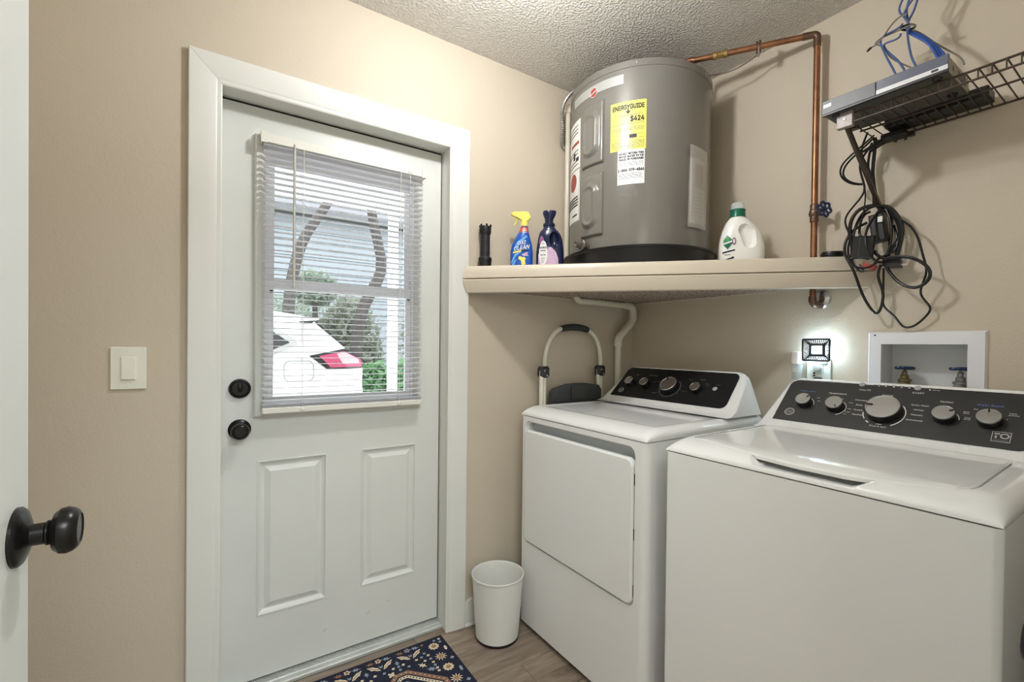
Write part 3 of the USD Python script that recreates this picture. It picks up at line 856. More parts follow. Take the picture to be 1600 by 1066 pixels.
# flexible conduit
pts = spline([(-0.455, -0.195, 2.3185), (-0.478, -0.165, 2.365), (-0.515, -0.125, 2.385), (-0.555, -0.092, 2.352), (-0.580, -0.085, 2.300), (-0.583, -0.082, 2.255), (-0.560, -0.060, 2.205), (-0.520, -0.0135, 2.165), (-0.475, -0.0115, 2.14), (-0.440, -0.0108, 2.12)], 260)
rr_ = 0.0092 + 0.0011 * np.sin(np.arange(260) * 2 * PI / 4)
single('flexible_conduit', tube(pts, rr_, 10), STEEL, 'ribbed steel conduit looping off the left of the heater top', 'conduit')
# relief pipe
dp = T('relief_pipe', 'thin cream plastic pipe standing behind the left of the heater', 'pipe', (-0.5045, -0.030, 1.536))
obj(dp, 'pipe', cyl((-0.5045, -0.034, 1.536), (-0.5045, -0.034, 2.31), 0.0125, 16), PVC)
obj(dp, 'fitting', lathe([(0.0165, 0), (0.0165, 0.035), (0.014, 0.038)], (-0.5045, -0.034, 2.31), (0, 0, 1), 16), PVC)

# ================================================================== COPPER PIPE
cp = T('copper_pipe', 'copper water pipe from the heater top down the right wall through the shelf', 'pipe', (-0.05, -0.927, 1.37))
px, py = -0.050, -0.927
e0 = np.array([px, py, 2.37]); hd = np.array([-0.288, -0.556, 2.37]) - e0; hd[2] = 0.004; hl = np.linalg.norm(hd); hd /= hl
el = spline([e0 + [0, 0, -0.028], e0 + [0, 0, -0.012], e0 + hd * 0.004 + [0, 0, -0.003], e0 + hd * 0.014, e0 + hd * 0.03], 14)
obj(cp, 'riser', cyl((px, py, 1.723), (px, py, 2.345), 0.0111, 18), COPPER)
obj(cp, 'riser', cyl((px, py, 1.385), (px, py, 1.690), 0.0111, 18), COPPER)
obj(cp, 'elbow', [tube(el, 0.0128, 14), cyl(e0 + [0, 0, -0.046], e0 + [0, 0, -0.026], 0.0131, 18), cyl(e0 + hd * 0.028, e0 + hd * 0.048, 0.0131, 18)], SOLDER)
obj(cp, 'run', cyl(e0 + hd * 0.03, e0 + hd * (hl - 0.005), 0.0111, 18), COPPER)
end = e0 + hd * (hl - 0.005)
obj(cp, 'drop', tube(spline([end - hd * 0.01, end + hd * 0.02, end + hd * 0.03 + [0, 0, -0.012], end + hd * 0.032 + [0, 0, -0.056]], 14), 0.0118, 14), COPPER)
for s0 in (0.305, 0.343):
    c0 = e0 + hd * s0
    obj(cp, 'brass_collar', lathe([(0.0135, 0), (0.0155, 0.002), (0.0155, 0.014), (0.0135, 0.016)], c0, hd, 20), BRASS)
obj(cp, 'threaded_sleeve', lathe([(0.0125 + 0.0012 * (i % 2), 0.002 * i) for i in range(12)], e0 + hd * 0.320, hd, 18), BRASS)
cc = e0 + hd * 0.195
side = np.cross(hd, [0, 0, 1.0])
gc = obj(cp, 'ground_clamp', [lathe([(0.0112, 0), (0.0165, 0.001), (0.0165, 0.013), (0.0112, 0.014)], cc - hd * 0.007, hd, 16), box(cc[0] - 0.006, cc[0] + 0.006, cc[1] - 0.008, cc[1] + 0.008, cc[2] + 0.014, cc[2] + 0.022, 0.001), box(cc[0] - 0.006, cc[0] + 0.006, cc[1] - 0.008, cc[1] + 0.008, cc[2] - 0.024, cc[2] - 0.014, 0.001)], SOLDER)
obj(gc, 'clamp_screw', [cyl(cc + side * 0.012 + [0, 0, -0.033], cc + side * 0.012 + [0, 0, 0.034], 0.0026, 8), cyl(cc - side * 0.012 + [0, 0, -0.034], cc - side * 0.012 + [0, 0, 0.020], 0.0026, 8), lathe([(0.006, 0), (0.006, 0.005), (0, 0.005)], cc + [0, 0, -0.034], (0, 0, 1), 6)], STEEL)
vb = obj(cp, 'valve_body', [lathe([(0.0135, 1.672), (0.0145, 1.674), (0.0145, 1.692), (0.0165, 1.694), (0.019, 1.703), (0.0165, 1.714), (0.0145, 1.716), (0.0145, 1.736), (0.013, 1.738)], (px, py, 0), n=20), lathe([(0.011, 0.0), (0.011, 0.022), (0.008, 0.024), (0.008, 0.034), (0.004, 0.036), (0.004, 0.050)], (px, py, 1.704), (-0.42, -0.90, 0.05), 14)], SOLDER)


def wheel(c, ax, R, lobes=6, r=0.0042):
    """Handwheel with scalloped rim and spokes."""
    ax = np.asarray(ax, float); ax /= np.linalg.norm(ax)
    u = np.cross(ax, [0.31, 0.2, 0.9]); u /= np.linalg.norm(u); w = np.cross(ax, u)
    a = np.linspace(0, 2 * PI, 72, endpoint=False)
    rad = R * (1 + 0.13 * np.cos(a * lobes))
    p = np.asarray(c) + (rad * np.cos(a))[:, None] * u + (rad * np.sin(a))[:, None] * w
    ms = [tube(p, r, 8, True)]
    for k in range(lobes):
        t = (k + 0.5) * 2 * PI / lobes
        ms.append(cyl(np.asarray(c), np.asarray(c) + R * 0.92 * (math.cos(t) * u + math.sin(t) * w), r * 0.75, 6))
    ms.append(lathe([(R * 0.3, -0.004), (R * 0.34, 0.0), (R * 0.3, 0.005), (0, 0.006)], c, ax, 12))
    return ms


vax = np.array([-0.42, -0.90, 0.05]); vax /= np.linalg.norm(vax)
obj(vb, 'blue_handwheel', wheel(np.array([px, py, 1.704]) + vax * 0.047, vax, 0.0245), BLUEV)
obj(cp, 'wall_elbow', [tube(spline([(px, py, 1.392), (px, py, 1.376), (px + 0.008, py - 0.003, 1.366), (px + 0.026, py - 0.006, 1.3635), (px + 0.0495, py - 0.008, 1.363)], 16), 0.0135, 14)], SOLDER)
obj(cp, 'escutcheon', lathe([(0.034, 0), (0.034, 0.002), (0.028, 0.008), (0.016, 0.011), (0.014, 0.011)], (-0.0005, py - 0.010, 1.386), (-1, 0, 0), 32), CHROME)
single('ground_wire', tube(spline([cc + [0.004, 0.004, -0.030], (-0.135, -0.735, 2.352), (-0.150, -0.68, 2.335), (-0.170, -0.62, 2.332), (-0.200, -0.585, 2.331), (-0.255, -0.545, 2.3215)], 40), 0.0026, 6), mat('wire_brown', (108, 88, 74), 0.5), 'thin brown wire sagging from the clamp on the copper pipe', 'wire')

# ================================================================== PVC DRAIN
pv = T('drain_pipe', 'cream plastic drain pipe with two bends in the corner under the shelf', 'pipe', (-0.178, -0.06, 0.0))
obj(pv, 'horizontal_run', tube(spline([(-0.470, -0.070, 1.446), (-0.469, -0.070, 1.432), (-0.455, -0.070, 1.4185), (-0.42, -0.069, 1.4165), (-0.25, -0.065, 1.4150), (-0.115, -0.062, 1.4135)], 30), 0.0155, 16), PVC)
obj(pv, 'elbow', [tube(spline([(-0.13, -0.062, 1.4135), (-0.095, -0.062, 1.4125), (-0.075, -0.061, 1.405), (-0.066, -0.06, 1.388), (-0.066, -0.06, 1.350)], 14), 0.0195, 14)], PVC)
obj(pv, 'offset_bend', [tube(spline([(-0.066, -0.06, 1.365), (-0.067, -0.06, 1.345), (-0.078, -0.06, 1.325), (-0.112, -0.06, 1.296)], 12), 0.0200, 14)], PVC)
obj(pv, 'offset_bend', [tube(spline([(-0.108, -0.06, 1.300), (-0.150, -0.06, 1.263), (-0.170, -0.06, 1.240), (-0.175, -0.06, 1.205)], 12), 0.0205, 14), lathe([(0.0215, 1.200), (0.0215, 1.226), (0.019, 1.228)], (-0.175, -0.06, 0), n=18)], PVC)
obj(pv, 'downpipe', cyl((-0.176, -0.06, 0.0), (-0.175, -0.06, 1.215), 0.0155, 16), PVC)

# ================================================================== FOLDING LADDER
ld = T('folding_step_stool', 'folded step stool with white tube loop handle and dark grip behind the dryer', 'step stool', (-0.46, -0.055, 0))
yl = -0.050
lp = spline([(-0.640, yl, 0.0), (-0.640, yl, 0.6), (-0.640, yl, 1.10), (-0.634, yl, 1.165), (-0.612, yl, 1.225), (-0.572, yl, 1.268), (-0.520, yl, 1.285), (-0.46, yl, 1.290), (-0.400, yl, 1.285), (-0.350, yl, 1.268), (-0.312, yl, 1.225), (-0.292, yl, 1.165), (-0.287, yl, 1.10), (-0.287, yl, 0.6), (-0.287, yl, 0.0)], 120)
obj(ld, 'handle_loop', tube(lp, 0.0108, 12), LADW)
gpts = spline([(-0.545, yl, 1.2795), (-0.50, yl, 1.288), (-0.46, yl, 1.290), (-0.42, yl, 1.288), (-0.378, yl, 1.2785)], 24)
obj(ld, 'hand_grip', tube(gpts, 0.0150 + 0.0016 * np.sin(np.linspace(0, PI, 24)), 14), RUBBER)
for s, xx in ((-1, -0.640), (1, -0.287)):
    obj(ld, 'rear_leg', cyl((xx - 0.026, yl - 0.012, 0.0), (xx - 0.026, yl - 0.012, 1.085), 0.0105, 12), LADW)
    bk = obj(ld, 'hinge_bracket', [box(xx - 0.036, xx + 0.014, yl - 0.028, yl + 0.014, 1.052, 1.104, 0.009)], RUBBER)
    for rx, rz in ((-0.02, 1.085), (-0.005, 1.062)):
        obj(bk, 'rivet', lathe([(0.005, 0), (0.004, 0.002), (0, 0.003)], (xx + rx, yl - 0.028, rz), (0, -1, 0), 10), STEEL)
tp = sg.Polygon([(-0.615, 0.62), (-0.312, 0.62), (-0.308, 0.985), (-0.325, 1.008), (-0.40, 1.020), (-0.46, 1.022), (-0.52, 1.018), (-0.60, 1.000), (-0.615, 0.985)])
td = obj(ld, 'tread', prism(tp, yl - 0.030, yl - 0.004, 'y'), TREADG)
obj(td, 'tread_catch', prism(rrect(-0.505, -0.405, 0.945, 1.012, 0.006), yl - 0.036, yl - 0.029, 'y'), TREADG)
for zz in (0.90, 0.92, 0.94, 0.96, 0.98):
    obj(td, 'tread_rib', box(-0.605, -0.515, yl - 0.0335, yl - 0.029, zz, zz + 0.006, 0.001), TREADG)
    obj(td, 'tread_rib', box(-0.395, -0.322, yl - 0.0335, yl - 0.029, zz, zz + 0.006, 0.001), TREADG)

# ================================================================== APPLIANCES
def heightfield(x0, x1, y0, y1, z0, fn, nx, ny):
    xs = x0 + (x1 - x0) * (np.linspace(0, 1, nx) ** 1.6); ys = np.linspace(0, 1, ny)
    ys = y0 + (y1 - y0) * (0.5 - 0.5 * np.cos(PI * ys))
    X, Y = np.meshgrid(xs, ys, indexing='ij')
    Z = fn(X, Y)
    V = np.r_[np.c_[X.ravel(), Y.ravel(), Z.ravel()], np.c_[X.ravel(), Y.ravel(), np.full(nx * ny, z0)]]
    F = []
    N = nx * ny
    for i in range(nx - 1):
        for j in range(ny - 1):
            a = i * ny + j
            F += [[a, a + ny, a + ny + 1], [a, a + ny + 1, a + 1], [N + a, N + a + ny + 1, N + a + ny], [N + a, N + a + 1, N + a + ny + 1]]
    for i in range(nx - 1):
        for a, b in ((i * ny, (i + 1) * ny), ((i + 1) * ny + ny - 1, i * ny + ny - 1)):
            F += [[a, N + b, b], [a, N + a, N + b]]
    for j in range(ny - 1):
        for a, b in ((j + 1, j), ((nx - 1) * ny + j, (nx - 1) * ny + j + 1)):
            F += [[a, N + b, b], [a, N + a, N + b]]
    m = trimesh.Trimesh(V, np.array(F), process=False)
    trimesh.repair.fix_normals(m)
    return m


def qe(d, R):
    t = np.clip(d / R, 0, 1)
    return np.sqrt(np.clip(1 - (1 - t) ** 2, 0, 1))


def console(xb, dz, y0, y1, inset):
    """Back console swept along y; ends lean in towards the top and are rounded."""
    prof = [(-0.375, 0.934), (-0.356, 0.9355), (-0.342, 0.9395), (-0.3279, 0.9479), (-0.3193, 0.9563), (-0.1890, 1.0846), (-0.183, 1.0895), (-0.176, 1.0925), (-0.168, 1.0935), (-0.160, 1.0915), (-0.155, 1.085), (-0.152, 1.06), (-0.148, 0.934)]
    prof = np.array(prof) + [0, dz]
    cx_, cz_ = -0.24, 0.97 + dz
    st = [0, 0.005, 0.014, 0.032]
    ts = [(s, s) for s in st] + [(None, None)] + [(s, s) for s in st[::-1]]
    shr = {0: 0.030, 0.005: 0.016, 0.014: 0.006, 0.032: 0.0}
    rows = []
    n = len(prof)
    for side_, seq in ((0, st), (1, st[::-1])):
        for s in seq:
            pr = prof.copy()
            d = pr - [cx_, cz_]
            L = np.linalg.norm(d, axis=1, keepdims=True)
            k = shr[s] * np.clip((pr[:, 1:2] - (0.934 + dz)) / 0.05, 0, 1)
            pr = pr - d / L * k
            zrel = np.clip((pr[:, 1] - (0.934 + dz)) / 0.155, 0, 1)
            ins = inset * zrel ** 2.0
            y = (y1 - s - ins) if side_ == 0 else (y0 + s + ins)
            rows.append(np.c_[pr[:, 0], y, pr[:, 1]])
    V = np.vstack(rows); R_ = len(rows)
    F = []
    for i in range(R_ - 1):
        for k in range(n):
            l = (k + 1) % n
            F += [[i * n + k, (i + 1) * n + l, i * n + l], [i * n + k, (i + 1) * n + k, (i + 1) * n + l]]
    tv, tf = trimesh.creation.triangulate_polygon(sg.Polygon(prof), engine='earcut')
    mp = {tuple(np.round(p, 6)): i for i, p in enumerate(prof)}
    for f in tf:
        idx = [mp[tuple(np.round(tv[i], 6))] for i in f]
        F += [idx, [(R_ - 1) * n + i for i in idx[::-1]]]
    m = trimesh.Trimesh(V, np.array(F), process=False)
    trimesh.repair.fix_normals(m)
    return m


PD = np.array([0.7126, 0, 0.7016]); PN = np.array([-0.7016, 0, 0.7126]); PE = np.array([0, -1.0, 0])


class Panel:
    """Console face: u = -y (to the right as one looks at it), v up the slope."""
    def __init__(s, dz):
        s.a = np.array([-0.32, 0, 0.957 + dz])

    def at(s, m, y, v, off=0.0):
        return frame(m, PE, PD, PN, s.a + np.array([0, y, 0]) + PD * v + PN * off)


def knob(pan, parent, y, v, r, h, turn_deg, pointer_r):
    k = obj(parent, 'knob', pan.at(lathe([(r * 0.98, 0), (r, 0.004), (r * 0.99, h - 0.006), (r * 0.97, h - 0.003)], n=40), y, v, 0.0032), BLKPL)
    obj(k, 'steel_cap', pan.at(cat(lathe([(r * 0.99, h - 0.005), (r * 0.99, h - 0.002), (r * 0.955, h), (r * 0.90, h), (r * 0.88, h - 0.0012)] + [(r * 0.88 * (1 - q / 36), h - 0.0012 + 0.00005 * (q % 2) * (r / 0.024)) for q in range(1, 36)] + [(0.0, h - 0.0012)], n=56)), y, v, 0.0032), CHROME, label='brushed steel knob cap')
    a = math.radians(turn_deg)
    u, w = math.cos(a), math.sin(a)
    ms = trimesh.creation.box([r * 0.42, r * 0.12, 0.0016]); ms.apply_translation([r * 0.74, 0, h])
    obj(k, 'pointer', pan.at(frame(ms, (u, w, 0), (-w, u, 0), (0, 0, 1), (0, 0, 0)), y, v, 0.0032), BLKPL)
    return k


def arc(r0, r1, a0, a1, n=18):
    a = np.radians(np.linspace(a0, a1, n))
    return sg.Polygon([(r1 * math.cos(t), r1 * math.sin(t)) for t in a] + [(r0 * math.cos(t), r0 * math.sin(t)) for t in a[::-1]])


def monogram(pan, parent, y, v, r):
    """Round maker's monogram: ring with script letters."""
    b = obj(parent, 'maker_badge', pan.at(cat(flat(sg.Point(0, 0).buffer(r).difference(sg.Point(0, 0).buffer(r * 0.84)), 0.001), flat(sg.Point(0, 0).buffer(r * 0.76).difference(sg.Point(0, 0).buffer(r * 0.70)), 0.001)), y, v, 0.003), SILVER)
    for ch, dx in (('G', -0.30), ('E', 0.32)):
        obj(b, 'letter', pan.at(frame(text(ch, r * 0.72), (0.9, 0, 0), (0.16, 1, 0), (0, 0, 1), (dx * r, 0, 0)), y, v, 0.003), SILVER)


def words(pan, ws):
    out = []
    for s, y, v, h in ws:
        out.append(pan.at(text(s, h, 0.0003), y, v, 0.0031))
    return out


# ------------------------------------------------------------------ WASHER
wa = T('washing_machine', 'white top-loading washing machine with charcoal control panel beside the dryer', 'washing machine', (-0.49, -1.224, 0))
wy0, wy1, wx0, wx1 = -1.564, -0.884, -0.830, -0.140
cab = prism(sg.box(wx0 + 0.014, wy0 + 0.014, wx1, wy1 - 0.014).buffer(0.014, quad_segs=5), 0.018, 0.8985, 'z')
obj(wa, 'cabinet', cab, APPL)
for xx in (-0.78, -0.20):
    for yy_ in (-1.50, -0.95):
        obj(wa, 'foot', lathe([(0.02, 0.0), (0.022, 0.004), (0.012, 0.010), (0.012, 0.018)], (xx, yy_, 0), n=16), BLKPL)


def wtop(X, Y):
    f = qe(X - wx0, 0.105)
    s = qe(wy1 - Y, 0.030) * qe(Y - wy0, 0.048)
    return 0.902 + 0.0355 * f * (0.12 + 0.88 * s)


deck = tri(heightfield(wx0, wx1, wy0, wy1, 0.9015, wtop, 64, 84))
lidp = sg.Polygon([(-0.752, -0.926), (-0.772, -1.02), (-0.789, -1.12), (-0.797, -1.22), (-0.797, -1.32), (-0.785, -1.42), (-0.760, -1.485), (-0.735, -1.503), (-0.70, -1.507), (-0.345, -1.498), (-0.332, -1.485), (-0.332, -0.935), (-0.34, -0.922)]).buffer(0.006).buffer(-0.006)
deck = deck - tri(prism(lidp.buffer(0.0028).union(affinity.translate(lidp, 0, -0.0055)), 0.9135, 1.0, 'z'))
sc = tri(trimesh.convex.convex_hull(np.array([(x, y, z) for x, y0, y1, z in ((-0.8215, -1.335, -1.150, 0.9075), (-0.826, -1.347, -1.139, 0.9125), (-0.838, -1.385, -1.108, 0.936)) for xx in (x, -0.74) for y in (y0, y1) for x in (xx,)])))
deck = deck - sc
obj(wa, 'top_deck', deck, APPL, smooth=40)
lidm = refine(prism(lidp, 0.0, 0.012, 'z'), 0.022)
lv, lf = arr(lidm)
inset_ = np.array([lidp.exterior.distance(sg.Point(p[0], p[1])) for p in lv])
dish = 0.0006 * np.clip((inset_ - 0.028) / 0.03, 0, 1)
topz = wtop(lv[:, 0], lv[:, 1]) + 0.0010 - 0.0025 * (1 - np.clip(inset_ / 0.005, 0, 1)) - dish
lv[:, 2] = np.where(lv[:, 2] > 0.006, topz, np.minimum(topz - 0.0075, 0.926))
obj(wa, 'lid', trimesh.Trimesh(lv, lf, process=False), mat('lid_gloss', (238, 239, 237), 0.11), smooth=40)
obj(wa, 'lid_rim', [box(-0.34, -0.334, -1.49, -0.935, 0.934, 0.9395, 0.001)], APPL)
obj(wa, 'console', console(0, 0.0, wy0 + 0.002, wy1 - 0.002, 0.036), APPL, smooth=45)
PW = Panel(0.0)
pp = sg.Polygon([(0.925, 0.001), (1.523, 0.001), (1.519, 0.182), (0.930, 0.182)])
pp = pp.buffer(-0.026).buffer(0.026, quad_segs=8).union(sg.Polygon([(0.925, 0.001), (0.96, 0.001), (0.96, 0.03), (0.927, 0.03)]))
pw_ = obj(wa, 'control_panel', PW.at(flat(pp, 0.003), 0, 0), GREYP, label='charcoal control panel')
for y, v, r, h, td_ in ((-1.0018, 0.0815, 0.0232, 0.024, 40), (-1.094, 0.0785, 0.0245, 0.024, -60), (-1.2214, 0.0768, 0.0425, 0.028, 176), (-1.3559, 0.0784, 0.0245, 0.024, 30), (-1.4428, 0.080, 0.0245, 0.024, 95)):
    knob(PW, wa, y, v, r, h, td_, 0)
W_ = [('Temperature', -1.0835, 0.1335, 0.0062), ('Deep Fill', -1.153, 0.1575, 0.0055), ('START', -1.2832, 0.1600, 0.0062), ('Normal', -1.2149, 0.1420, 0.0058), ('Delicates', -1.154, 0.1140, 0.0052), ('Bulky', -1.1545, 0.0945, 0.0052), ('Towels', -1.1555, 0.0745, 0.0052), ('Sanitize', -1.1580, 0.0560, 0.0052),
      ('Quick Wash', -1.2965, 0.1140, 0.0052), ('Whites', -1.2970, 0.0965, 0.0052), ('Casuals', -1.2965, 0.0780, 0.0052), ('Activewear', -1.2950, 0.0580, 0.0052), ('Drain & Spin', -1.2190, 0.0205, 0.0052), ('Option', -1.3500, 0.1350, 0.0066), ('Extra', -1.3520, 0.1200, 0.0036), ('Extra', -1.395, 0.106, 0.0036), ('Rinse', -1.395, 0.1005, 0.0036), ('Deep', -1.400, 0.086, 0.0036), ('Rinse', -1.400, 0.0805, 0.0036), ('Soil', -1.411, 0.118, 0.0036), ('Hot', -1.126, 0.053, 0.0034), ('Warm', -1.131, 0.062, 0.0034), ('Cool', -1.133, 0.075, 0.0034), ('Cold', -1.130, 0.100, 0.0034), ('Off', -1.103, 0.1125, 0.0034), ('Auto', -1.035, 0.108, 0.0034), ('Max', -1.040, 0.095, 0.0034), ('Fabric', -1.480, 0.113, 0.0036), ('Softener', -1.482, 0.107, 0.0036), ('Power', -1.3215, 0.1845, 0.0034), ('Remote', -1.3200, 0.1755, 0.0034)]
mk = [PW.at(flat(arc(0.0265, 0.0285, -5, 70)), -1.0018, 0.078, 0.0031), PW.at(flat(arc(0.028, 0.0303, -75, 75)), -1.094, 0.0745, 0.0031), PW.at(flat(arc(0.0490, 0.0520, -60, 40)), -1.2214, 0.0728, 0.0031), PW.at(flat(arc(0.0490, 0.0520, 185, 215)), -1.2214, 0.0728, 0.0031), PW.at(flat(arc(0.0490, 0.0525, 225, 236)), -1.2214, 0.0728, 0.0031), PW.at(flat(arc(0.028, 0.0303, 0, 45)), -1.3559, 0.0744, 0.0031), PW.at(flat(sg.Point(0.029, 0.012).buffer(0.0014)), -1.4428, 0.080, 0.0031), PW.at(flat(sg.box(-0.007, -0.001, 0.007, 0.001)), -1.2195, 0.0285, 0.0031),
      PW.at(flat(sg.box(0.010, -0.0008, 0.030, 0.0008)), -1.1401, 0.1805, 0.0031)]
obj(pw_, 'lettering', words(PW, W_) + mk, INKW)
for q in words(PW, [('Water Level', -0.9940, 0.1340, 0.0062), ('Wash Boost', -1.4360, 0.1345, 0.0066)]):
    obj(pw_, 'blue_lettering', q, INKB)
for y in (-1.1842, -1.2023, -1.2216, -1.2404, -1.2588):
    obj(pw_, 'indicator', PW.at(lathe([(0.0022, 0), (0.002, 0.001), (0, 0.0012)], n=12), y, 0.178, 0.003), INKW)
obj(pw_, 'lettering', words(PW, [(s, y, 0.1835, 0.0028) for s, y in zip(('Fill', 'Soak', 'Wash', 'Rinse', 'Spin'), (-1.1842, -1.2023, -1.2216, -1.2404, -1.2588))]), INKG)
for y, v in ((-1.1401, 0.1790), (-1.2787, 0.1785)):
    obj(wa, 'push_button', PW.at(lathe([(0.0085, 0), (0.0085, 0.002), (0.0075, 0.003), (0, 0.0032)], n=24), y, v, 0.003), SILVER)
for v in (0.1845, 0.1755):
    obj(pw_, 'indicator', PW.at(lathe([(0.0022, 0), (0.002, 0.001), (0, 0.0012)], n=12), -1.3065, v, 0.003), INKW)
monogram(PW, wa, -0.968, 0.0372, 0.0155)
tb = obj(wa, 'ten_year_badge', PW.at(cat(flat(sg.box(-0.017, -0.015, 0.017, 0.017).difference(sg.box(-0.0155, -0.0135, 0.0155, 0.0155)), 0.0006), flat(sg.Point(0.006, 0.004).buffer(0.0085).difference(sg.Point(0.006, 0.004).buffer(0.0052)), 0.0006), flat(sg.box(-0.011, -0.0045, -0.0075, 0.0045), 0.0006), flat(sg.box(-0.013, 0.008, -0.003, 0.012), 0.0006)), -1.4686, 0.034, 0.003), SILVER)
for ly in (-0.0085, -0.0115):
    obj(tb, 'small_print', PW.at(flat(sg.box(-0.013, ly - 0.0006, 0.013, ly + 0.0006), 0.0004), -1.4686, 0.034, 0.003), INKG)

# ------------------------------------------------------------------ DRYER
dr = T('clothes_dryer', 'white front-loading clothes dryer with black control panel in the room corner', 'dryer', (-0.46, -0.452, 0))
ey0, ey1, ex0, ex1 = -0.795, -0.109, -0.805, -0.140
fp = sg.box(ex0 + 0.026, ey0 + 0.026, ex0 + 0.06, ey1 - 0.010)
fpoly = sg.Polygon([(ex0 + 0.045, ey0)] + [(ex0 + 0.028 - 0.028 * math.sin(t), ey0 + 0.028 - 0.028 * math.cos(t)) for t in np.linspace(0, PI / 2, 8)] + [(ex0, ey1 - 0.012), (ex0 + 0.012, ey1), (ex0 + 0.045, ey1)])
front = tri(prism(fpoly, 0.020, 0.8985, 'z'))
pocket = rrect(-0.749, -0.136, 0.366, 0.880, 0.030)
front = front - tri(prism(pocket, ex0 - 0.01, ex0 + 0.013, 'x'))
front = front - tri(prism(rrect(-0.742, -0.146, 0.820, 0.874, 0.024), ex0 - 0.01, ex0 + 0.036, 'x'))
obj(dr, 'front_panel', front, APPL, smooth=25)
obj(dr, 'handle_recess', prism(rrect(-0.741, -0.147, 0.822, 0.873, 0.023), ex0 + 0.033, ex0 + 0.0355, 'x'), APPLG)  # grey sheet: shade of the recess put into its colour
obj(dr, 'side_cabinet', box(ex0 + 0.0465, ex1, ey0 + 0.0008, ey1 - 0.0008, 0.020, 0.8985, 0.002), APPL)
dp_ = rrect(-0.7435, -0.141, 0.3715, 0.842, 0.026, 8)
dm = cat(prism(dp_, ex0 - 0.002, ex0 + 0.0125, 'x'), prism(dp_.buffer(-0.004), ex0 - 0.0055, ex0 - 0.002, 'x'))
dq = obj(dr, 'loading_door', m3.Manifold.hull(tri(prism(dp_.buffer(-0.006), ex0 - 0.0065, ex0 + 0.012, 'x')) + tri(prism(dp_, ex0 - 0.001, ex0 + 0.012, 'x'))), APPL, smooth=25)
for zz in (0.42, 0.60, 0.775):
    obj(dq, 'hinge', box(ex0 + 0.002, ex0 + 0.011, -0.748, -0.7438, zz - 0.018, zz + 0.018), BLKPL)
obj(dr, 'toe_kick', box(ex0 + 0.02, ex1, ey0 + 0.01, ey1 - 0.01, 0.003, 0.0198), DARKGAP)  # dark box standing in for the shadow under the dryer


def dtop(X, Y):
    f = qe(X - ex0, 0.085)
    s = qe(ey1 - Y, 0.020) * qe(Y - ey0, 0.034)
    rimm = np.clip(np.minimum(np.minimum(X - ex0 - 0.075, ey1 - Y - 0.035), Y - ey0 - 0.035) / 0.02, 0, 1)
    return 0.903 + 0.0355 * f * (0.25 + 0.75 * s) - 0.003 * rimm


obj(dr, 'top_deck', heightfield(ex0, ex1, ey0, ey1, 0.9015, dtop, 56, 70), APPL, smooth=40)
obj(dr, 'console', console(0, 0.008, ey0 + 0.002, ey1 - 0.002, 0.046), APPL, smooth=45)
PDd = Panel(0.008)
qp = sg.Polygon([(0.154, 0.003), (0.746, 0.003), (0.734, 0.184), (0.160, 0.184)])
qp = qp.buffer(-0.026).buffer(0.026, quad_segs=8).union(sg.Polygon([(0.154, 0.003), (0.19, 0.003), (0.19, 0.03), (0.156, 0.03)]))
pd_ = obj(dr, 'control_panel', PDd.at(flat(qp, 0.003), 0, 0), BLACKP, label='black control panel')
for y, v, r, h, td_ in ((-0.2279, 0.0862, 0.0225, 0.022, 60), (-0.3171, 0.0864, 0.0225, 0.022, 60), (-0.4585, 0.0809, 0.0395, 0.028, 120), (-0.5869, 0.0833, 0.0225, 0.022, 120)):
    knob(PDd, dr, y, v, r, h, td_, 0)
D_ = [('Dry', -0.2400, 0.1400, 0.006), ('Temperature', -0.3300, 0.1420, 0.006), ('Normal', -0.3850, 0.1080, 0.005), ('Quick', -0.5350, 0.1350, 0.005), ('Timed', -0.5330, 0.0680, 0.005), ('Delicate', -0.3930, 0.0420, 0.005), ('Option', -0.5900, 0.1390, 0.006), ('Wrinkle', -0.6180, 0.118, 0.0036), ('Damp', -0.6250, 0.109, 0.0036), ('Start', -0.6700, 0.1180, 0.005), ('High', -0.2720, 0.110, 0.0034), ('Med', -0.3600, 0.104, 0.0034)]
mkd = [PDd.at(flat(arc(0.0475, 0.0495, 195, 420, 40)), -0.4585, 0.0769, 0.0031)]
for a in range(190, 430, 24):
    t = math.radians(a)
    mkd.append(PDd.at(flat(sg.Point(0.056 * math.cos(t), 0.056 * math.sin(t)).buffer(0.0016)), -0.4585, 0.0769, 0.0031))
obj(pd_, 'lettering', words(PDd, D_) + mkd, INKG)
obj(dr, 'push_button', PDd.at(lathe([(0.0098, 0), (0.0098, 0.002), (0.0085, 0.003), (0, 0.0032)], n=24), -0.6640, 0.0951, 0.003), SILVER)
monogram(PDd, dr, -0.2010, 0.0373, 0.0145)
# ================================================================== LAMP
lm = T('ceiling_lamp', 'small bare bulb lamp in a white holder on the ceiling, out of view', 'lamp', (LAMP[0], LAMP[1], LAMP[2] - 0.055))
obj(lm, 'lamp_holder', lathe([(0.085, H - 0.0005), (0.085, H - 0.012), (0.05, H - 0.024), (0.026, H - 0.03), (0.024, LAMP[2] + 0.048), (0.0, LAMP[2] + 0.048)][::-1], (LAMP[0], LAMP[1], 0), n=40), TRIM)
bb_ = trimesh.creation.icosphere(3, 0.050); bb_.apply_translation(LAMP)
obj(lm, 'bulb', bb_, BULB, smooth=True)

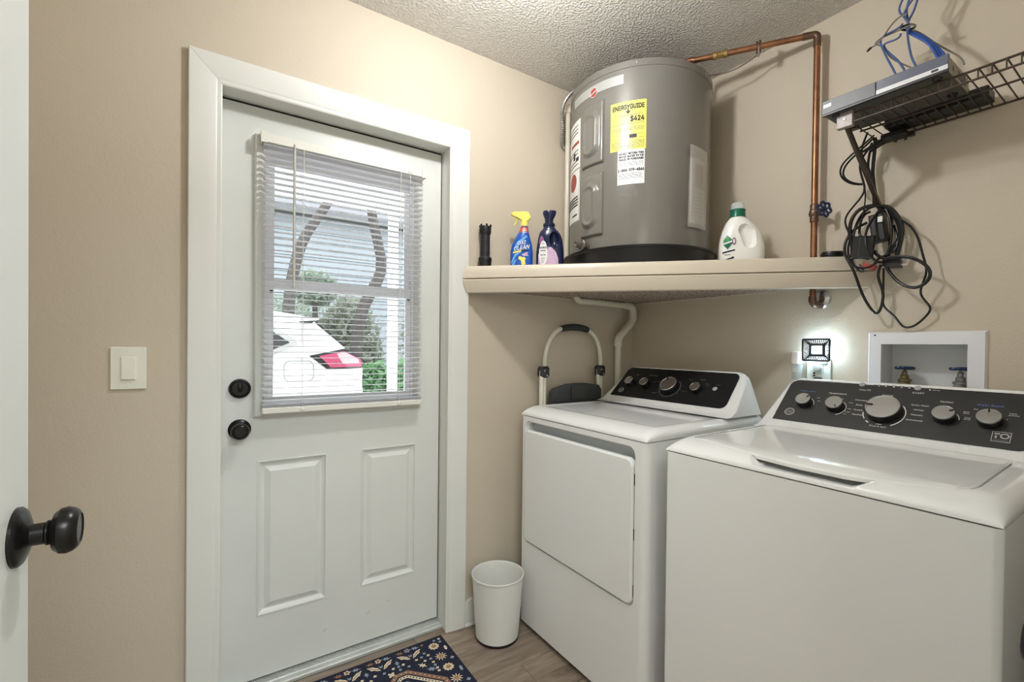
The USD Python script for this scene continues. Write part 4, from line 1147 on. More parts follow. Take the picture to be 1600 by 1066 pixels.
# ================================================================== WASHER OUTLET BOX
ob = T('washer_outlet_box', 'white recessed washer supply box in the right wall with two blue valve handles', 'outlet box', (0.0, -1.2365, 1.020))
fo = m3.Manifold.hull(m3.Manifold.cube((0.002, 0.299, 0.248)).translate((-0.002, -1.388, 1.010)) + m3.Manifold.cube((0.002, 0.289, 0.238)).translate((-0.011, -1.383, 1.015)))
fo = fo - m3.Manifold.cube((0.1, BY1 - BY0, BZ1 - BZ0)).translate((-0.05, BY0, BZ0))
obj(ob, 'face_frame', fo.translate((-0.0003, 0, 0)), mat('outlet_box_white', (240, 240, 244), 0.35))
rec = m3.Manifold.cube((0.098, BY1 - BY0 + 0.006, BZ1 - BZ0 + 0.006)).translate((0.0, BY0 - 0.003, BZ0 - 0.003)) - m3.Manifold.cube((0.2, BY1 - BY0, BZ1 - BZ0)).translate((-0.105, BY0, BZ0))
obj(ob, 'recess', rec, mat('outlet_box_inner', (226, 226, 226), 0.45))
obj(ob, 'screw', lathe([(0.0028, 0), (0.0022, 0.001), (0, 0.0011)], (-0.0112, -1.110, 1.247), (-1, 0, 0), 10), INKK)
for y, zz in ((-1.178, 1.136), (-1.318, 1.139)):
    bz = BZ0
    v_ = obj(ob, 'supply_valve', [lathe([(0.0131, bz), (0.013, bz + 0.035), (0.018, bz + 0.037), (0.018, bz + 0.048), (0.0155, bz + 0.050), (0.0155, bz + 0.054), (0.019, bz + 0.056), (0.019, bz + 0.062), (0.012, bz + 0.066), (0.012, bz + 0.076), (0.0075, bz + 0.080), (0.0075, zz - 0.012), (0.004, zz - 0.010), (0.004, zz)], (0.045, y, 0), n=20), lathe([(0.011, 0), (0.011, 0.016), (0.014, 0.018), (0.014, 0.03)], (0.045, y, bz + 0.042), (-1, 0, 0), 12)], mat('valve_brass_dull', (128, 116, 84), 0.4, 0.7) if y > -1.2 else mat('valve_nickel_dull', (150, 148, 142), 0.4, 0.7))
    obj(v_, 'blue_handwheel', wheel((0.045, y, zz), (0.06, 0.02, 1.0), 0.0215, 6, 0.0052), BLUEV)
# ================================================================== ELECTRIC OUTLET, NIGHT LIGHT, AIR FRESHENER
eo = T('wall_outlet', 'pale wall outlet plate with test buttons behind the washer', 'outlet', (0, -0.932, 1.060))
obj(eo, 'wall_plate', box(-0.0065, -0.0003, -0.974, -0.890, 1.040, 1.162, 0.002), mat('outlet_ivory', (224, 226, 214), 0.35))
of_ = obj(eo, 'outlet_face', box(-0.0105, -0.006, -0.949, -0.915, 1.066, 1.136, 0.0015), mat('outlet_ivory_face', (214, 218, 206), 0.35))
for zz in (1.0965, 1.106):
    obj(of_, 'test_button', box(-0.0125, -0.010, -0.922, -0.916, zz - 0.003, zz + 0.003, 0.0005), BLKPL)
for zz in (1.050, 1.152):
    obj(eo, 'screw', lathe([(0.003, 0), (0.0024, 0.001), (0, 0.0012)], (-0.0064, -0.932, zz), (-1, 0, 0), 10), SILVER)
obj(eo, 'plug', box(-0.030, -0.0105, -0.9485, -0.924, 1.068, 1.092, 0.004), BLKPL)
nl = T('night_light', 'square plug-in night light with dark lattice frame glowing above the wall outlet', 'night light', (-0.02, -0.932, 1.110))
nx0, nx1 = -0.006 - 0.004, -0.060
py0, py1, pz0, pz1 = -0.990, -0.899, 1.155, 1.233
cy_, cz_ = (py0 + py1) / 2, (pz0 + pz1) / 2
iy, iz = 0.0225, 0.0190


def bar(a, b, r):
    return cyl(np.array(a), np.array(b), r, 8)


oc = [(nx1, py0, pz0), (nx1, py1, pz0), (nx1, py1, pz1), (nx1, py0, pz1)]
ic = [(-0.049, cy_ - iy, cz_ - iz), (-0.049, cy_ + iy, cz_ - iz), (-0.049, cy_ + iy, cz_ + iz), (-0.049, cy_ - iy, cz_ + iz)]
NLM = mat('night_light_frame', (40, 46, 56), 0.35, 0.3)
for k in range(4):
    l = (k + 1) % 4
    obj(nl, 'outer_bar', bar(oc[k], oc[l], 0.0034), NLM)
    obj(nl, 'inner_bar', bar(ic[k], ic[l], 0.0052), NLM)
    obj(nl, 'corner_bar', bar(oc[k], ic[k], 0.0022), NLM)
lat = []
for k in range(4):
    l = (k + 1) % 4
    for t in np.linspace(0, 1, 12)[1:-1]:
        a = np.array(oc[k]) * (1 - t) + np.array(oc[l]) * t; b = np.array(ic[k]) * (1 - t) + np.array(ic[l]) * t
        lat.append(bar(a, b, 0.0016))
obj(nl, 'lattice', lat, NLM, kind='stuff')
obj(nl, 'glowing_panel', box(-0.047, -0.012, cy_ - iy + 0.002, cy_ + iy - 0.002, cz_ - iz + 0.002, cz_ + iz - 0.002), LEDW)
obj(nl, 'lamp_body', cat(box(-0.0118, -0.0068, cy_ - 0.018, cy_ + 0.018, 1.142, cz_ + 0.018, 0.001), lathe([(0.014, 0), (0.014, 0.012), (0.011, 0.016), (0, 0.017)], (-0.0106, -0.932, 1.128), (-1, 0, 0), 20)), mat('night_light_body', (226, 232, 232), 0.3))
af = T('air_freshener', 'small white plug-in air freshener with clear refill beside the night light', 'air freshener', (-0.035, -0.862, 1.075))
obj(af, 'warmer', lathe([(0.0165, 1.138), (0.0185, 1.141), (0.0195, 1.165), (0.0195, 1.183), (0.0185, 1.186), (0.012, 1.187), (0.012, 1.181), (0, 1.181)], (-0.032, -0.866, 0), n=28), mat('freshener_white', (234, 230, 222), 0.4))
obj(af, 'refill', lathe([(0.0145, 1.076), (0.0165, 1.08), (0.0185, 1.115), (0.0205, 1.132), (0.0205, 1.138), (0.0, 1.138)], (-0.032, -0.866, 0), n=28), CLEARP)
obj(af, 'scented_oil', lathe([(0.0125, 1.079), (0.0145, 1.083), (0.0155, 1.108), (0.0, 1.108)], (-0.032, -0.866, 0), n=24), mat('scented_oil', (222, 212, 192), 0.1, transmission_weight=0.7, ior=1.36))
obj(af, 'plug_arm', box(-0.016, -0.0005, -0.876, -0.856, 1.142, 1.178, 0.002), mat('freshener_arm', (228, 224, 214), 0.4))

# ================================================================== WIRE SHELF
wsz, wy_a, wy_b = 1.9185, -1.1050, -1.758
wsh = T('wire_shelf', 'brown wire shelf with a short front lip high on the right wall', 'shelf', (-0.15, -1.43, 1.89))
for xx, zz, r in ((-0.292, wsz, 0.0032), (-0.297, 1.8915, 0.0030), (-0.150, wsz - 0.0045, 0.0030), (-0.014, wsz - 0.0045, 0.0034)):
    obj(wsh, 'long_rod', cyl((xx, wy_a, zz), (xx, wy_b, zz), r, 10), WIRE)
y = wy_a - 0.004
while y > wy_b:
    obj(wsh, 'cross_wire', tube([(-0.0105, y, wsz), (-0.286, y, wsz), (-0.2935, y, wsz + 0.001), (-0.2975, y, wsz - 0.006), (-0.2985, y, 1.8895)], 0.0018, 6), WIRE)
    y -= 0.0254
ba = obj(wsh, 'brace', m3.Manifold.hull(m3.Manifold.cube((0.010, 0.004, 0.010), True).translate((-0.284, -1.118, 1.884)) + m3.Manifold.cube((0.006, 0.012, 0.008), True).translate((-0.282, -1.118, 1.886)) + m3.Manifold.cube((0.006, 0.012, 0.008), True).translate((-0.006, -1.122, 1.668))), WIRE)
obj(ba, 'wall_foot', box(-0.006, -0.0005, -1.134, -1.110, 1.636, 1.682, 0.001), WIRE)
cl_ = obj(wsh, 'end_clip', box(-0.304, -0.286, -1.140, -1.096, 1.880, 1.928, 0.002), STBOX, label='pale metal end clip')
obj(cl_, 'clip_screw', lathe([(0.0045, 0), (0.0035, 0.0015), (0, 0.002)], (-0.304, -1.119, 1.905), (-1, 0, 0), 12), CHROME)
for y in (-1.20, -1.50):
    obj(wsh, 'wall_clip', box(-0.018, -0.0005, y - 0.007, y + 0.007, 1.902, 1.916, 0.001), WIRE)
# ================================================================== RECORDER BOX
dv_ = T('video_recorder', 'flat black video recorder box lying on the wire shelf under blue cables', 'recorder', (-0.23, -1.215, 1.921))
rx0, rx1, ry0, ry1, rz0, rz1 = -0.330, -0.135, -1.364, -1.066, 1.9285, 1.9705
obj(dv_, 'case', box(rx0 + 0.012, rx1, ry0 + 0.0025, ry1 - 0.0025, rz0, rz1 - 0.001, 0.001), DVRM)
obj(dv_, 'bottom_plate', box(rx0 + 0.006, rx1 - 0.002, ry0 + 0.004, ry1 - 0.004, rz0 - 0.001, rz0, 0.0003), mat('recorder_base', (96, 96, 92), 0.5, 0.3))
ymid = -1.2065
fbl = obj(dv_, 'front_bezel', box(rx0, rx0 + 0.0119, ymid + 0.0005, ry1, rz0 + 0.002, rz1, 0.0012), DVRF)
obj(fbl, 'white_sticker', box(rx0 - 0.0003, rx0, ry1 - 0.0255, ry1 - 0.0045, rz0 + 0.021, rz0 + 0.031), PAPER)
fbr = obj(dv_, 'front_bezel', box(rx0, rx0 + 0.0119, ry0, ymid - 0.0005, rz0 + 0.002, rz1, 0.0012), DVRG, label='glossy right half of the front')
obj(fbr, 'light_strip', box(rx0 - 0.0006, rx0, ry0 + 0.001, ymid - 0.001, rz0 + 0.003, rz0 + 0.0145), mat('recorder_strip', (222, 222, 224), 0.25))
obj(fbr, 'usb_port', box(rx0 - 0.0012, rx0 - 0.0006, ry0 + 0.020, ry0 + 0.034, rz0 + 0.006, rz0 + 0.0115), BLKPL)
obj(dv_, 'dark_lip', box(rx0 + 0.001, rx0 + 0.011, ry0 + 0.001, ry1 - 0.001, rz0 - 0.003, rz0 + 0.0018), BLKPL)
obj(dv_, 'side_vent', box(-0.235, -0.165, ry0 + 0.0018, ry0 + 0.0026, rz0 + 0.010, rz0 + 0.030), BLKPL)
obj(dv_, 'side_slot', box(-0.2815, -0.2765, ry0 + 0.0018, ry0 + 0.0026, rz0 + 0.013, rz0 + 0.026), BLKPL)
for xx, yy_ in ((-0.30, -1.335), (-0.30, -1.095), (-0.165, -1.335), (-0.165, -1.095)):
    obj(dv_, 'rubber_foot', lathe([(0.010, wsz + 0.002), (0.012, rz0 - 0.0012)], (xx, yy_, 0), n=16), BLKPL)
# surge strip lying at the wall side of the shelf
ss = T('power_strip', 'black power strip with plugs at the wall side of the wire shelf', 'power strip', (-0.06, -1.25, 1.921))
obj(ss, 'body', box(-0.092, -0.022, -1.395, -1.150, wsz + 0.0022, wsz + 0.036, 0.004), BLKPL)
obj(ss, 'switch', box(-0.082, -0.062, -1.188, -1.165, wsz + 0.036, wsz + 0.040, 0.001), REDPL)
for yy_ in (-1.23, -1.28, -1.33):
    obj(ss, 'plug', box(-0.075, -0.040, yy_ - 0.014, yy_ + 0.014, wsz + 0.036, wsz + 0.062, 0.004), BLKPL)
wb = T('cable_strain_boots', 'black cluster of plug ends hanging under the left end of the wire shelf', 'plug', (-0.06, -1.14, 1.87))
for i, (a, b, r) in enumerate((((-0.050, -1.150, 1.905), (-0.085, -1.088, 1.868), 0.0085), ((-0.045, -1.158, 1.908), (-0.055, -1.100, 1.872), 0.009), ((-0.060, -1.172, 1.908), (-0.052, -1.170, 1.880), 0.008), ((-0.040, -1.19, 1.910), (-0.036, -1.192, 1.884), 0.007))):
    a, b = np.array(a), np.array(b)
    obj(wb, 'plug_boot', tube([a, a + (b - a) * 0.45, a + (b - a) * 0.5, b], [r, r, r * 0.8, r * 0.45], 10), BLKPL)
obj(wb, 'plug_block', box(-0.075, -0.025, -1.200, -1.135, 1.8935, 1.9125, 0.004), BLKPL)

# ================================================================== NETWORK CABLES
NET = {
 'n1':([(-0.150,-1.217,2.288),(-0.150,-1.211,2.279),(-0.150,-1.203,2.255),(-0.150,-1.208,2.237),(-0.150,-1.224,2.207),(-0.150,-1.224,2.178)],0.0032),
 'n2':([(-0.145,-1.230,2.282),(-0.145,-1.226,2.272),(-0.145,-1.220,2.242),(-0.145,-1.224,2.211),(-0.145,-1.223,2.179)],0.0032),
 'n3':([(-0.160,-1.245,2.267),(-0.160,-1.238,2.258),(-0.160,-1.226,2.243),(-0.160,-1.218,2.226),(-0.160,-1.227,2.199),(-0.160,-1.229,2.170)],0.0032),
 'n4':([(-0.150,-1.251,2.267),(-0.150,-1.247,2.256),(-0.150,-1.239,2.229),(-0.150,-1.228,2.207),(-0.150,-1.226,2.173)],0.0035),
 'n5':([(-0.160,-1.227,2.182),(-0.160,-1.228,2.155),(-0.160,-1.232,2.122),(-0.160,-1.239,2.084),(-0.160,-1.248,2.056),(-0.160,-1.254,2.033)],0.0032),
 'n6':([(-0.150,-1.223,2.184),(-0.150,-1.228,2.169),(-0.150,-1.251,2.141),(-0.150,-1.278,2.104),(-0.150,-1.293,2.068),(-0.150,-1.300,2.050)],0.004),
 'n7':([(-0.145,-1.223,2.186),(-0.145,-1.230,2.172),(-0.145,-1.251,2.147),(-0.145,-1.278,2.111),(-0.145,-1.297,2.072),(-0.145,-1.305,2.051)],0.004),
 'n8':([(-0.140,-1.223,2.187),(-0.140,-1.234,2.170),(-0.140,-1.255,2.148),(-0.140,-1.282,2.111),(-0.140,-1.302,2.077),(-0.140,-1.312,2.055)],0.004),
 'n9':([(-0.170,-1.218,2.194),(-0.170,-1.193,2.184),(-0.170,-1.165,2.177),(-0.170,-1.169,2.143),(-0.170,-1.183,2.102),(-0.170,-1.200,2.056),(-0.170,-1.206,2.035)],0.0032),
 'n10':([(-0.160,-1.211,2.171),(-0.160,-1.194,2.160),(-0.160,-1.170,2.160),(-0.160,-1.179,2.132),(-0.160,-1.202,2.096),(-0.160,-1.220,2.058),(-0.160,-1.229,2.032)],0.0032),
 'g1':([(-0.175,-1.229,2.213),(-0.175,-1.212,2.215),(-0.175,-1.189,2.200),(-0.175,-1.169,2.175),(-0.175,-1.139,2.160)],0.0025),
 'g2':([(-0.165,-1.246,2.170),(-0.165,-1.237,2.180),(-0.165,-1.206,2.181),(-0.165,-1.167,2.182),(-0.165,-1.147,2.173)],0.0025),
 'g4':([(-0.155,-1.143,2.176),(-0.155,-1.170,2.146),(-0.155,-1.184,2.116),(-0.155,-1.211,2.082),(-0.155,-1.240,2.052),(-0.155,-1.252,2.036)],0.0025),
 'g5':([(-0.110,-1.216,2.203),(-0.110,-1.250,2.166),(-0.110,-1.281,2.123),(-0.110,-1.317,2.078),(-0.110,-1.337,2.051),(-0.110,-1.346,2.026)],0.0025),
}
NETL = {
 'n1': ('blue network cable at the left of the bundle, curving out before the tie', CABN), 'n2': ('blue network cable dropping straight to the tie, second from the left', CABN),
 'n3': ('blue network cable crossing behind the bundle above the tie', CABN), 'n4': ('blue network cable at the right edge of the bundle above the tie', CABN),
 'n5': ('single blue network cable dropping to the middle of the recorder', CABN), 'n6': ('lowest of three bright blue cables sweeping right to the recorder', CABB),
 'n7': ('middle one of three bright blue cables sweeping right to the recorder', CABB), 'n8': ('topmost of three bright blue cables sweeping right to the recorder', CABB),
 'n9': ('slate blue cable looping furthest left before the recorder', CABN), 'n10': ('slate blue cable looping left, just inside the outermost loop', CABN),
 'g1': ('dark grey cable with a loose black end poking out left', CABG), 'g2': ('grey cable crossing the bundle at the tie, ending at the left', CABG),
 'g4': ('light grey cable running from the left loop to the recorder', CABG), 'g5': ('thin grey cable arching right along the back of the recorder', CABG)}
for k, (pts, r) in NET.items():
    pts = np.array(pts)
    if k in ('n1', 'n2', 'n3', 'n4'):
        pts = np.vstack([[(pts[0][0] + 0.02, pts[0][1], 2.4385)], [(pts[0][0] + 0.006, pts[0][1], 2.36)], pts])
    single('network_cable', tube(spline(pts, 46), r * 0.9, 8), NETL[k][1], NETL[k][0], 'cable', 'network cables above the recorder')
single('black_cable_end', tube(spline([(-0.175, -1.1405, 2.161), (-0.176, -1.135, 2.157), (-0.177, -1.129, 2.152)], 6), [0.0030, 0.0036, 0.0038, 0.0038, 0.003, 0.002], 8), CORD, 'black bare tip on the loose dark grey cable', 'cable end')
ct = [(-0.150 + 0.016 * math.cos(t), -1.2255 + 0.0165 * math.sin(t), 2.186 + 0.004 * math.sin(t)) for t in np.linspace(0, 2 * PI, 24, endpoint=False)]
single('cable_tie', tube(ct, 0.0035, 6, True), CORD, 'black tie around the blue cable bundle', 'cable tie')

# ================================================================== CORDS
CORDS = {
 'e1':([(-0.050,-1.125,1.683),(-0.065,-1.094,1.671),(-0.075,-1.072,1.626),(-0.080,-1.065,1.569),(-0.085,-1.083,1.522),(-0.090,-1.116,1.503)],0.004),
 'e2':([(-0.060,-1.136,1.674),(-0.085,-1.120,1.629),(-0.130,-1.118,1.565),(-0.130,-1.133,1.504),(-0.090,-1.155,1.484)],0.0035),
 'e3':([(-0.055,-1.146,1.668),(-0.060,-1.164,1.613),(-0.060,-1.164,1.550),(-0.060,-1.152,1.505)],0.0035),
 'e4':([(-0.090,-1.063,1.581),(-0.100,-1.058,1.530),(-0.110,-1.081,1.480),(-0.110,-1.113,1.469),(-0.100,-1.144,1.489)],0.0035),
 'e5':([(-0.090,-1.131,1.484),(-0.070,-1.155,1.510),(-0.060,-1.176,1.524),(-0.050,-1.179,1.561),(-0.045,-1.167,1.610)],0.0032),
 'e6':([(-0.100,-1.065,1.588),(-0.105,-1.069,1.534),(-0.110,-1.085,1.475),(-0.110,-1.104,1.457),(-0.105,-1.094,1.483)],0.0025),
 'flat_cord':([(-0.070,-1.137,1.676),(-0.080,-1.117,1.680),(-0.090,-1.086,1.673),(-0.095,-1.066,1.645),(-0.090,-1.058,1.610),(-0.085,-1.061,1.565),(-0.075,-1.073,1.531)],0.0055),
 'loop_left':([(-0.060,-1.097,1.631),(-0.075,-1.071,1.614),(-0.080,-1.055,1.598),(-0.085,-1.043,1.564),(-0.085,-1.044,1.526),(-0.085,-1.066,1.477),(-0.075,-1.085,1.410),(-0.060,-1.102,1.356),(-0.055,-1.128,1.320),(-0.050,-1.139,1.342),(-0.050,-1.142,1.394),(-0.055,-1.134,1.427),(-0.060,-1.139,1.482)],0.004),
 'thin_right':([(-0.050,-1.144,1.470),(-0.045,-1.142,1.423),(-0.040,-1.140,1.383),(-0.030,-1.141,1.343),(-0.025,-1.168,1.309),(-0.020,-1.190,1.275),(-0.020,-1.212,1.273),(-0.025,-1.243,1.298),(-0.030,-1.261,1.328),(-0.035,-1.254,1.347),(-0.040,-1.240,1.374),(-0.050,-1.244,1.400),(-0.060,-1.257,1.443),(-0.065,-1.250,1.492),(-0.070,-1.239,1.546),(-0.070,-1.218,1.592),(-0.065,-1.191,1.619),(-0.050,-1.154,1.656)],0.003),
 'loop_right':([(-0.085,-1.129,1.526),(-0.085,-1.141,1.507),(-0.080,-1.159,1.497),(-0.085,-1.183,1.498),(-0.090,-1.222,1.490),(-0.090,-1.257,1.466),(-0.090,-1.274,1.434),(-0.085,-1.263,1.406),(-0.080,-1.235,1.394),(-0.070,-1.199,1.410),(-0.065,-1.172,1.441),(-0.060,-1.154,1.472)],0.0045),
 'bundle_a':([(-0.060,-1.131,1.676),(-0.060,-1.157,1.668),(-0.065,-1.183,1.631),(-0.065,-1.195,1.594),(-0.060,-1.192,1.556),(-0.055,-1.180,1.508)],0.006),
 'bundle_b':([(-0.045,-1.122,1.679),(-0.050,-1.147,1.668),(-0.050,-1.171,1.635),(-0.050,-1.184,1.596),(-0.050,-1.183,1.563),(-0.050,-1.166,1.535),(-0.050,-1.156,1.508)],0.005),
 'upper_loop_a':([(-0.060,-1.112,1.922),(-0.090,-1.106,1.899),(-0.120,-1.092,1.871),(-0.130,-1.071,1.850),(-0.130,-1.046,1.825),(-0.120,-1.040,1.796),(-0.100,-1.058,1.770),(-0.070,-1.089,1.763)],0.0028),
 'upper_loop_b':([(-0.050,-1.110,1.918),(-0.080,-1.093,1.886),(-0.110,-1.075,1.853),(-0.120,-1.052,1.822),(-0.115,-1.046,1.795),(-0.100,-1.061,1.772),(-0.070,-1.085,1.764)],0.0028),
 'drop_a':([(-0.050,-1.112,1.918),(-0.040,-1.108,1.867),(-0.035,-1.103,1.803),(-0.030,-1.108,1.743),(-0.030,-1.117,1.686)],0.005),
 'drop_b':([(-0.090,-1.105,1.928),(-0.080,-1.091,1.903),(-0.070,-1.082,1.868),(-0.060,-1.093,1.830),(-0.050,-1.106,1.784),(-0.040,-1.111,1.740),(-0.040,-1.114,1.696)],0.003),
 'drop_c':([(-0.050,-1.104,1.902),(-0.070,-1.086,1.856),(-0.080,-1.081,1.822),(-0.080,-1.092,1.767),(-0.080,-1.093,1.730),(-0.080,-1.058,1.684),(-0.080,-1.040,1.647),(-0.080,-1.053,1.599),(-0.080,-1.057,1.576)],0.003),
 'drop_d':([(-0.045,-1.100,1.890),(-0.040,-1.091,1.843),(-0.040,-1.093,1.805),(-0.035,-1.100,1.763),(-0.035,-1.107,1.698)],0.0035),
 'drop_e':([(-0.080,-1.095,1.752),(-0.080,-1.098,1.707),(-0.080,-1.091,1.650),(-0.080,-1.082,1.612),(-0.075,-1.082,1.586)],0.002),
 'mid_loop':([(-0.060,-1.107,1.666),(-0.070,-1.090,1.652),(-0.075,-1.083,1.624),(-0.075,-1.082,1.595),(-0.080,-1.091,1.580)],0.0035),
 'mid_loop_b':([(-0.050,-1.161,1.643),(-0.045,-1.163,1.615),(-0.045,-1.157,1.565),(-0.045,-1.156,1.545),(-0.050,-1.169,1.518)],0.0025),
}
CORDL = {'e1': 'black cord curving down the left side of the square adapter', 'e2': 'black cord hanging across the face of the square adapter', 'e3': 'short black cord dropping just right of the tall adapter', 'e4': 'black cord cradling the square adapter from below', 'e5': 'thin black cord rising right from the adapter to the right arch', 'e6': 'thin black cord with a small hook below the square adapter', 'flat_cord': 'thick flat black cord arching left above the power adapter', 'loop_left': 'black cord in a long loop hanging below the shelf corner', 'thin_right': 'thin black cord making the widest, lowest loop on the right wall',
 'loop_right': 'black cord in an oval loop right of the plug', 'bundle_a': 'thick black cord arching right from the shelf brace foot', 'bundle_b': 'black cord just inside the thick right arch, ending at the plug',
 'upper_loop_a': 'thin black cord in the larger of two loops left of the shelf brace', 'upper_loop_b': 'thin black cord in the smaller of two loops left of the shelf brace', 'drop_a': 'thick black cord hanging straight down behind the shelf brace',
 'drop_b': 'thin black cord weaving behind the shelf brace', 'drop_c': 'black cord kinking far left on its way to the power adapter', 'drop_d': 'black cord hanging close to the wall behind the shelf brace',
 'drop_e': 'very thin black cord dropping from the looped cords to the adapter', 'mid_loop': 'short black cord curling over the top of the power adapter', 'mid_loop_b': 'thin black cord hanging between adapter and right arch'}
for k, (pts, r) in CORDS.items():
    single('power_cable', tube(spline(pts, 60), r * 1.08, 8), CORD, CORDL[k], 'cord', 'tangled black cords on the right wall')
pa = T('power_adapter', 'square black power adapter hanging among cords on the shelf corner', 'power adapter', (-0.10, -1.10, 1.51), 'power adapters among the cords')
ab = m3.Manifold.hull(m3.Manifold.cube((0.034, 0.054, 0.066), True) + m3.Manifold.cube((0.024, 0.062, 0.074), True)).rotate((6, -4, 12)).translate((-0.100, -1.101, 1.540))
obj(pa, 'adapter_case', ab, BLKPL, smooth=20)
obj(pa, 'seam', m3.Manifold.cube((0.0012, 0.0012, 0.060), True).rotate((6, -4, 12)).translate((-0.1195, -1.097, 1.541)), mat('adapter_seam', (90, 90, 92), 0.4))
pa2 = T('power_adapter', 'tall black power adapter standing behind the square one, under the shelf brace', 'power adapter', (-0.05, -1.13, 1.55), 'power adapters among the cords')
obj(pa2, 'adapter_case', m3.Manifold.hull(m3.Manifold.cube((0.026, 0.042, 0.096), True) + m3.Manifold.cube((0.036, 0.032, 0.086), True)).rotate((-8, 0, 0)).translate((-0.048, -1.128, 1.607)), BLKPL, smooth=20)
obj(pa2, 'clip', box(-0.072, -0.066, -1.145, -1.130, 1.622, 1.642, 0.001), STEEL)
pl_ = T('power_plug', 'black three-prong plug lying against the wall right of the adapters', 'plug', (-0.05, -1.17, 1.46))
obj(pl_, 'plug_body', m3.Manifold.hull(m3.Manifold.cube((0.028, 0.030, 0.030), True).translate((0, 0.01, 0)) + m3.Manifold.cube((0.020, 0.014, 0.020), True).translate((0, 0.032, 0.002)) + m3.Manifold.cube((0.034, 0.006, 0.034), True).translate((0, -0.006, 0))).rotate((0, 0, 6)).translate((-0.052, -1.182, 1.484)), BLKPL, smooth=20)
for dz in (-0.008, 0.008):
    obj(pl_, 'prong', box(-0.060, -0.0585, -1.210, -1.188, 1.482 + dz - 0.003, 1.482 + dz + 0.003), CHROME)
single('red_connector', m3.Manifold.hull(m3.Manifold.cube((0.018, 0.034, 0.016), True) + m3.Manifold.cube((0.012, 0.040, 0.010), True)).rotate((24, 0, 0)).translate((-0.086, -1.116, 1.476)), REDPL, 'small red connector under the square power adapter', 'connector')
ring_ = []
for j, (R_, zz) in enumerate(((0.034, 0.0038), (0.031, 0.0095), (0.034, 0.015), (0.030, 0.020))):
    t = np.linspace(0, 2 * PI, 30, endpoint=False)
    ring_.append(np.c_[-0.0425 + 0.0055 * (j % 2) * 0 + R_ * np.cos(t), -0.9865 + R_ * np.sin(t), 1.5272 + zz + 0.001 * np.sin(t * 2 + j)])
coil = np.vstack(ring_)
single('coiled_cable', tube(spline(coil[::2], 140), 0.0032, 6), CORD, 'small coil of black cable lying on the right end of the shelf', 'cable')

# ================================================================== SHELF BOTTLES
ZS = 1.527
fl_ = T('flashlight', 'black flashlight standing upright on the left end of the shelf', 'flashlight', (-0.950, -0.031, ZS))
fb = (-0.9500, -0.0305, ZS)
obj(fl_, 'tail_cap', lathe([(0.0255, 0.0), (0.0268, 0.003), (0.0268, 0.024), (0.0275, 0.026), (0.0285, 0.030), (0.0285, 0.040), (0.0265, 0.044), (0.021, 0.048)], fb, n=32), BLKPL)
obj(fl_, 'barrel', lathe([(0.0205, 0.047), (0.0205, 0.058), (0.0198, 0.059), (0.0205, 0.060), (0.0205, 0.10), (0.0198, 0.101), (0.0205, 0.102), (0.0205, 0.140), (0.022, 0.143)], fb, n=32), mat('flashlight_black', (30, 30, 32), 0.5, bump=(900, 0.4, 0.0008)))
hd_ = obj(fl_, 'head', lathe([(0.022, 0.142), (0.025, 0.150), (0.025, 0.172), (0.0235, 0.176), (0.0205, 0.176), (0.0205, 0.165), (0, 0.163)], fb, n=32), BLKPL)
for k in range(6):
    t = k * PI / 3 + 0.25
    obj(hd_, 'bezel_tooth', box(fb[0] + 0.0232 * math.cos(t) - 0.0032, fb[0] + 0.0232 * math.cos(t) + 0.0032, fb[1] + 0.0232 * math.sin(t) - 0.0032, fb[1] + 0.0232 * math.sin(t) + 0.0032, ZS + 0.172, ZS + 0.184, 0.001), BLKPL)
obj(fl_, 'strap', tube(spline([(fb[0] - 0.022, fb[1] - 0.004, ZS + 0.176), (fb[0] - 0.029, fb[1] - 0.006, ZS + 0.165), (fb[0] - 0.0285, fb[1] - 0.006, ZS + 0.152), (fb[0] - 0.0225, fb[1] - 0.005, ZS + 0.144)], 14), 0.0013, 6), CORD)

FACE = -34
# spray bottle ----------------------------------------------------
sp = T('spray_bottle', 'blue stain remover spray bottle with yellow trigger on the shelf', 'spray bottle', (-0.822, -0.119, ZS))
SL = (-0.822, -0.119, ZS)
sec = dense([(0.0, 0.0, 0.088, 0.046, 2.6), (0.004, 0.0, 0.094, 0.052, 2.8), (0.06, 0.0, 0.096, 0.054, 2.8), (0.095, 0.001, 0.086, 0.052, 2.6), (0.125, 0.004, 0.066, 0.048, 2.4), (0.150, 0.008, 0.046, 0.040, 2.2), (0.166, 0.010, 0.035, 0.034, 2.0), (0.178, 0.011, 0.031, 0.031, 2.0)], 30)
F_ = front_of(sec)
obj(sp, 'bottle', turn(loft(sec, 40), FACE, SL), SPRB, smooth=50)
obj(sp, 'neck_collar', turn(lathe([(0.0150, 0.177), (0.0165, 0.178), (0.0165, 0.196), (0.0145, 0.200)], (0.011, 0, 0), n=28), FACE, SL), SPRY)
hp = sg.Polygon([(0.028, 0.199), (0.002, 0.198), (-0.006, 0.205), (-0.020, 0.213), (-0.038, 0.221), (-0.041, 0.228), (-0.039, 0.236), (-0.033, 0.239), (0.018, 0.240), (0.028, 0.236), (0.036, 0.220), (0.037, 0.213), (0.033, 0.209)]).buffer(-0.002).buffer(0.002)
hm = m3.Manifold.hull(m3.Manifold.cube((0.001, 0.001, 0.001))) if False else tri(prism(hp, -0.0095, 0.0095, 'y'))
hd2 = obj(sp, 'spray_head', turn(cat(prism(hp.buffer(-0.002), -0.0125, 0.0125, 'y'), hm), FACE, SL), SPRY, smooth=25)
obj(sp, 'nozzle', turn(lathe([(0.0075, 0), (0.0085, 0.002), (0.0085, 0.008), (0.004, 0.010)], (-0.036, 0, 0.229), (-1, 0, 0.1), 16), FACE, SL), SPRY)
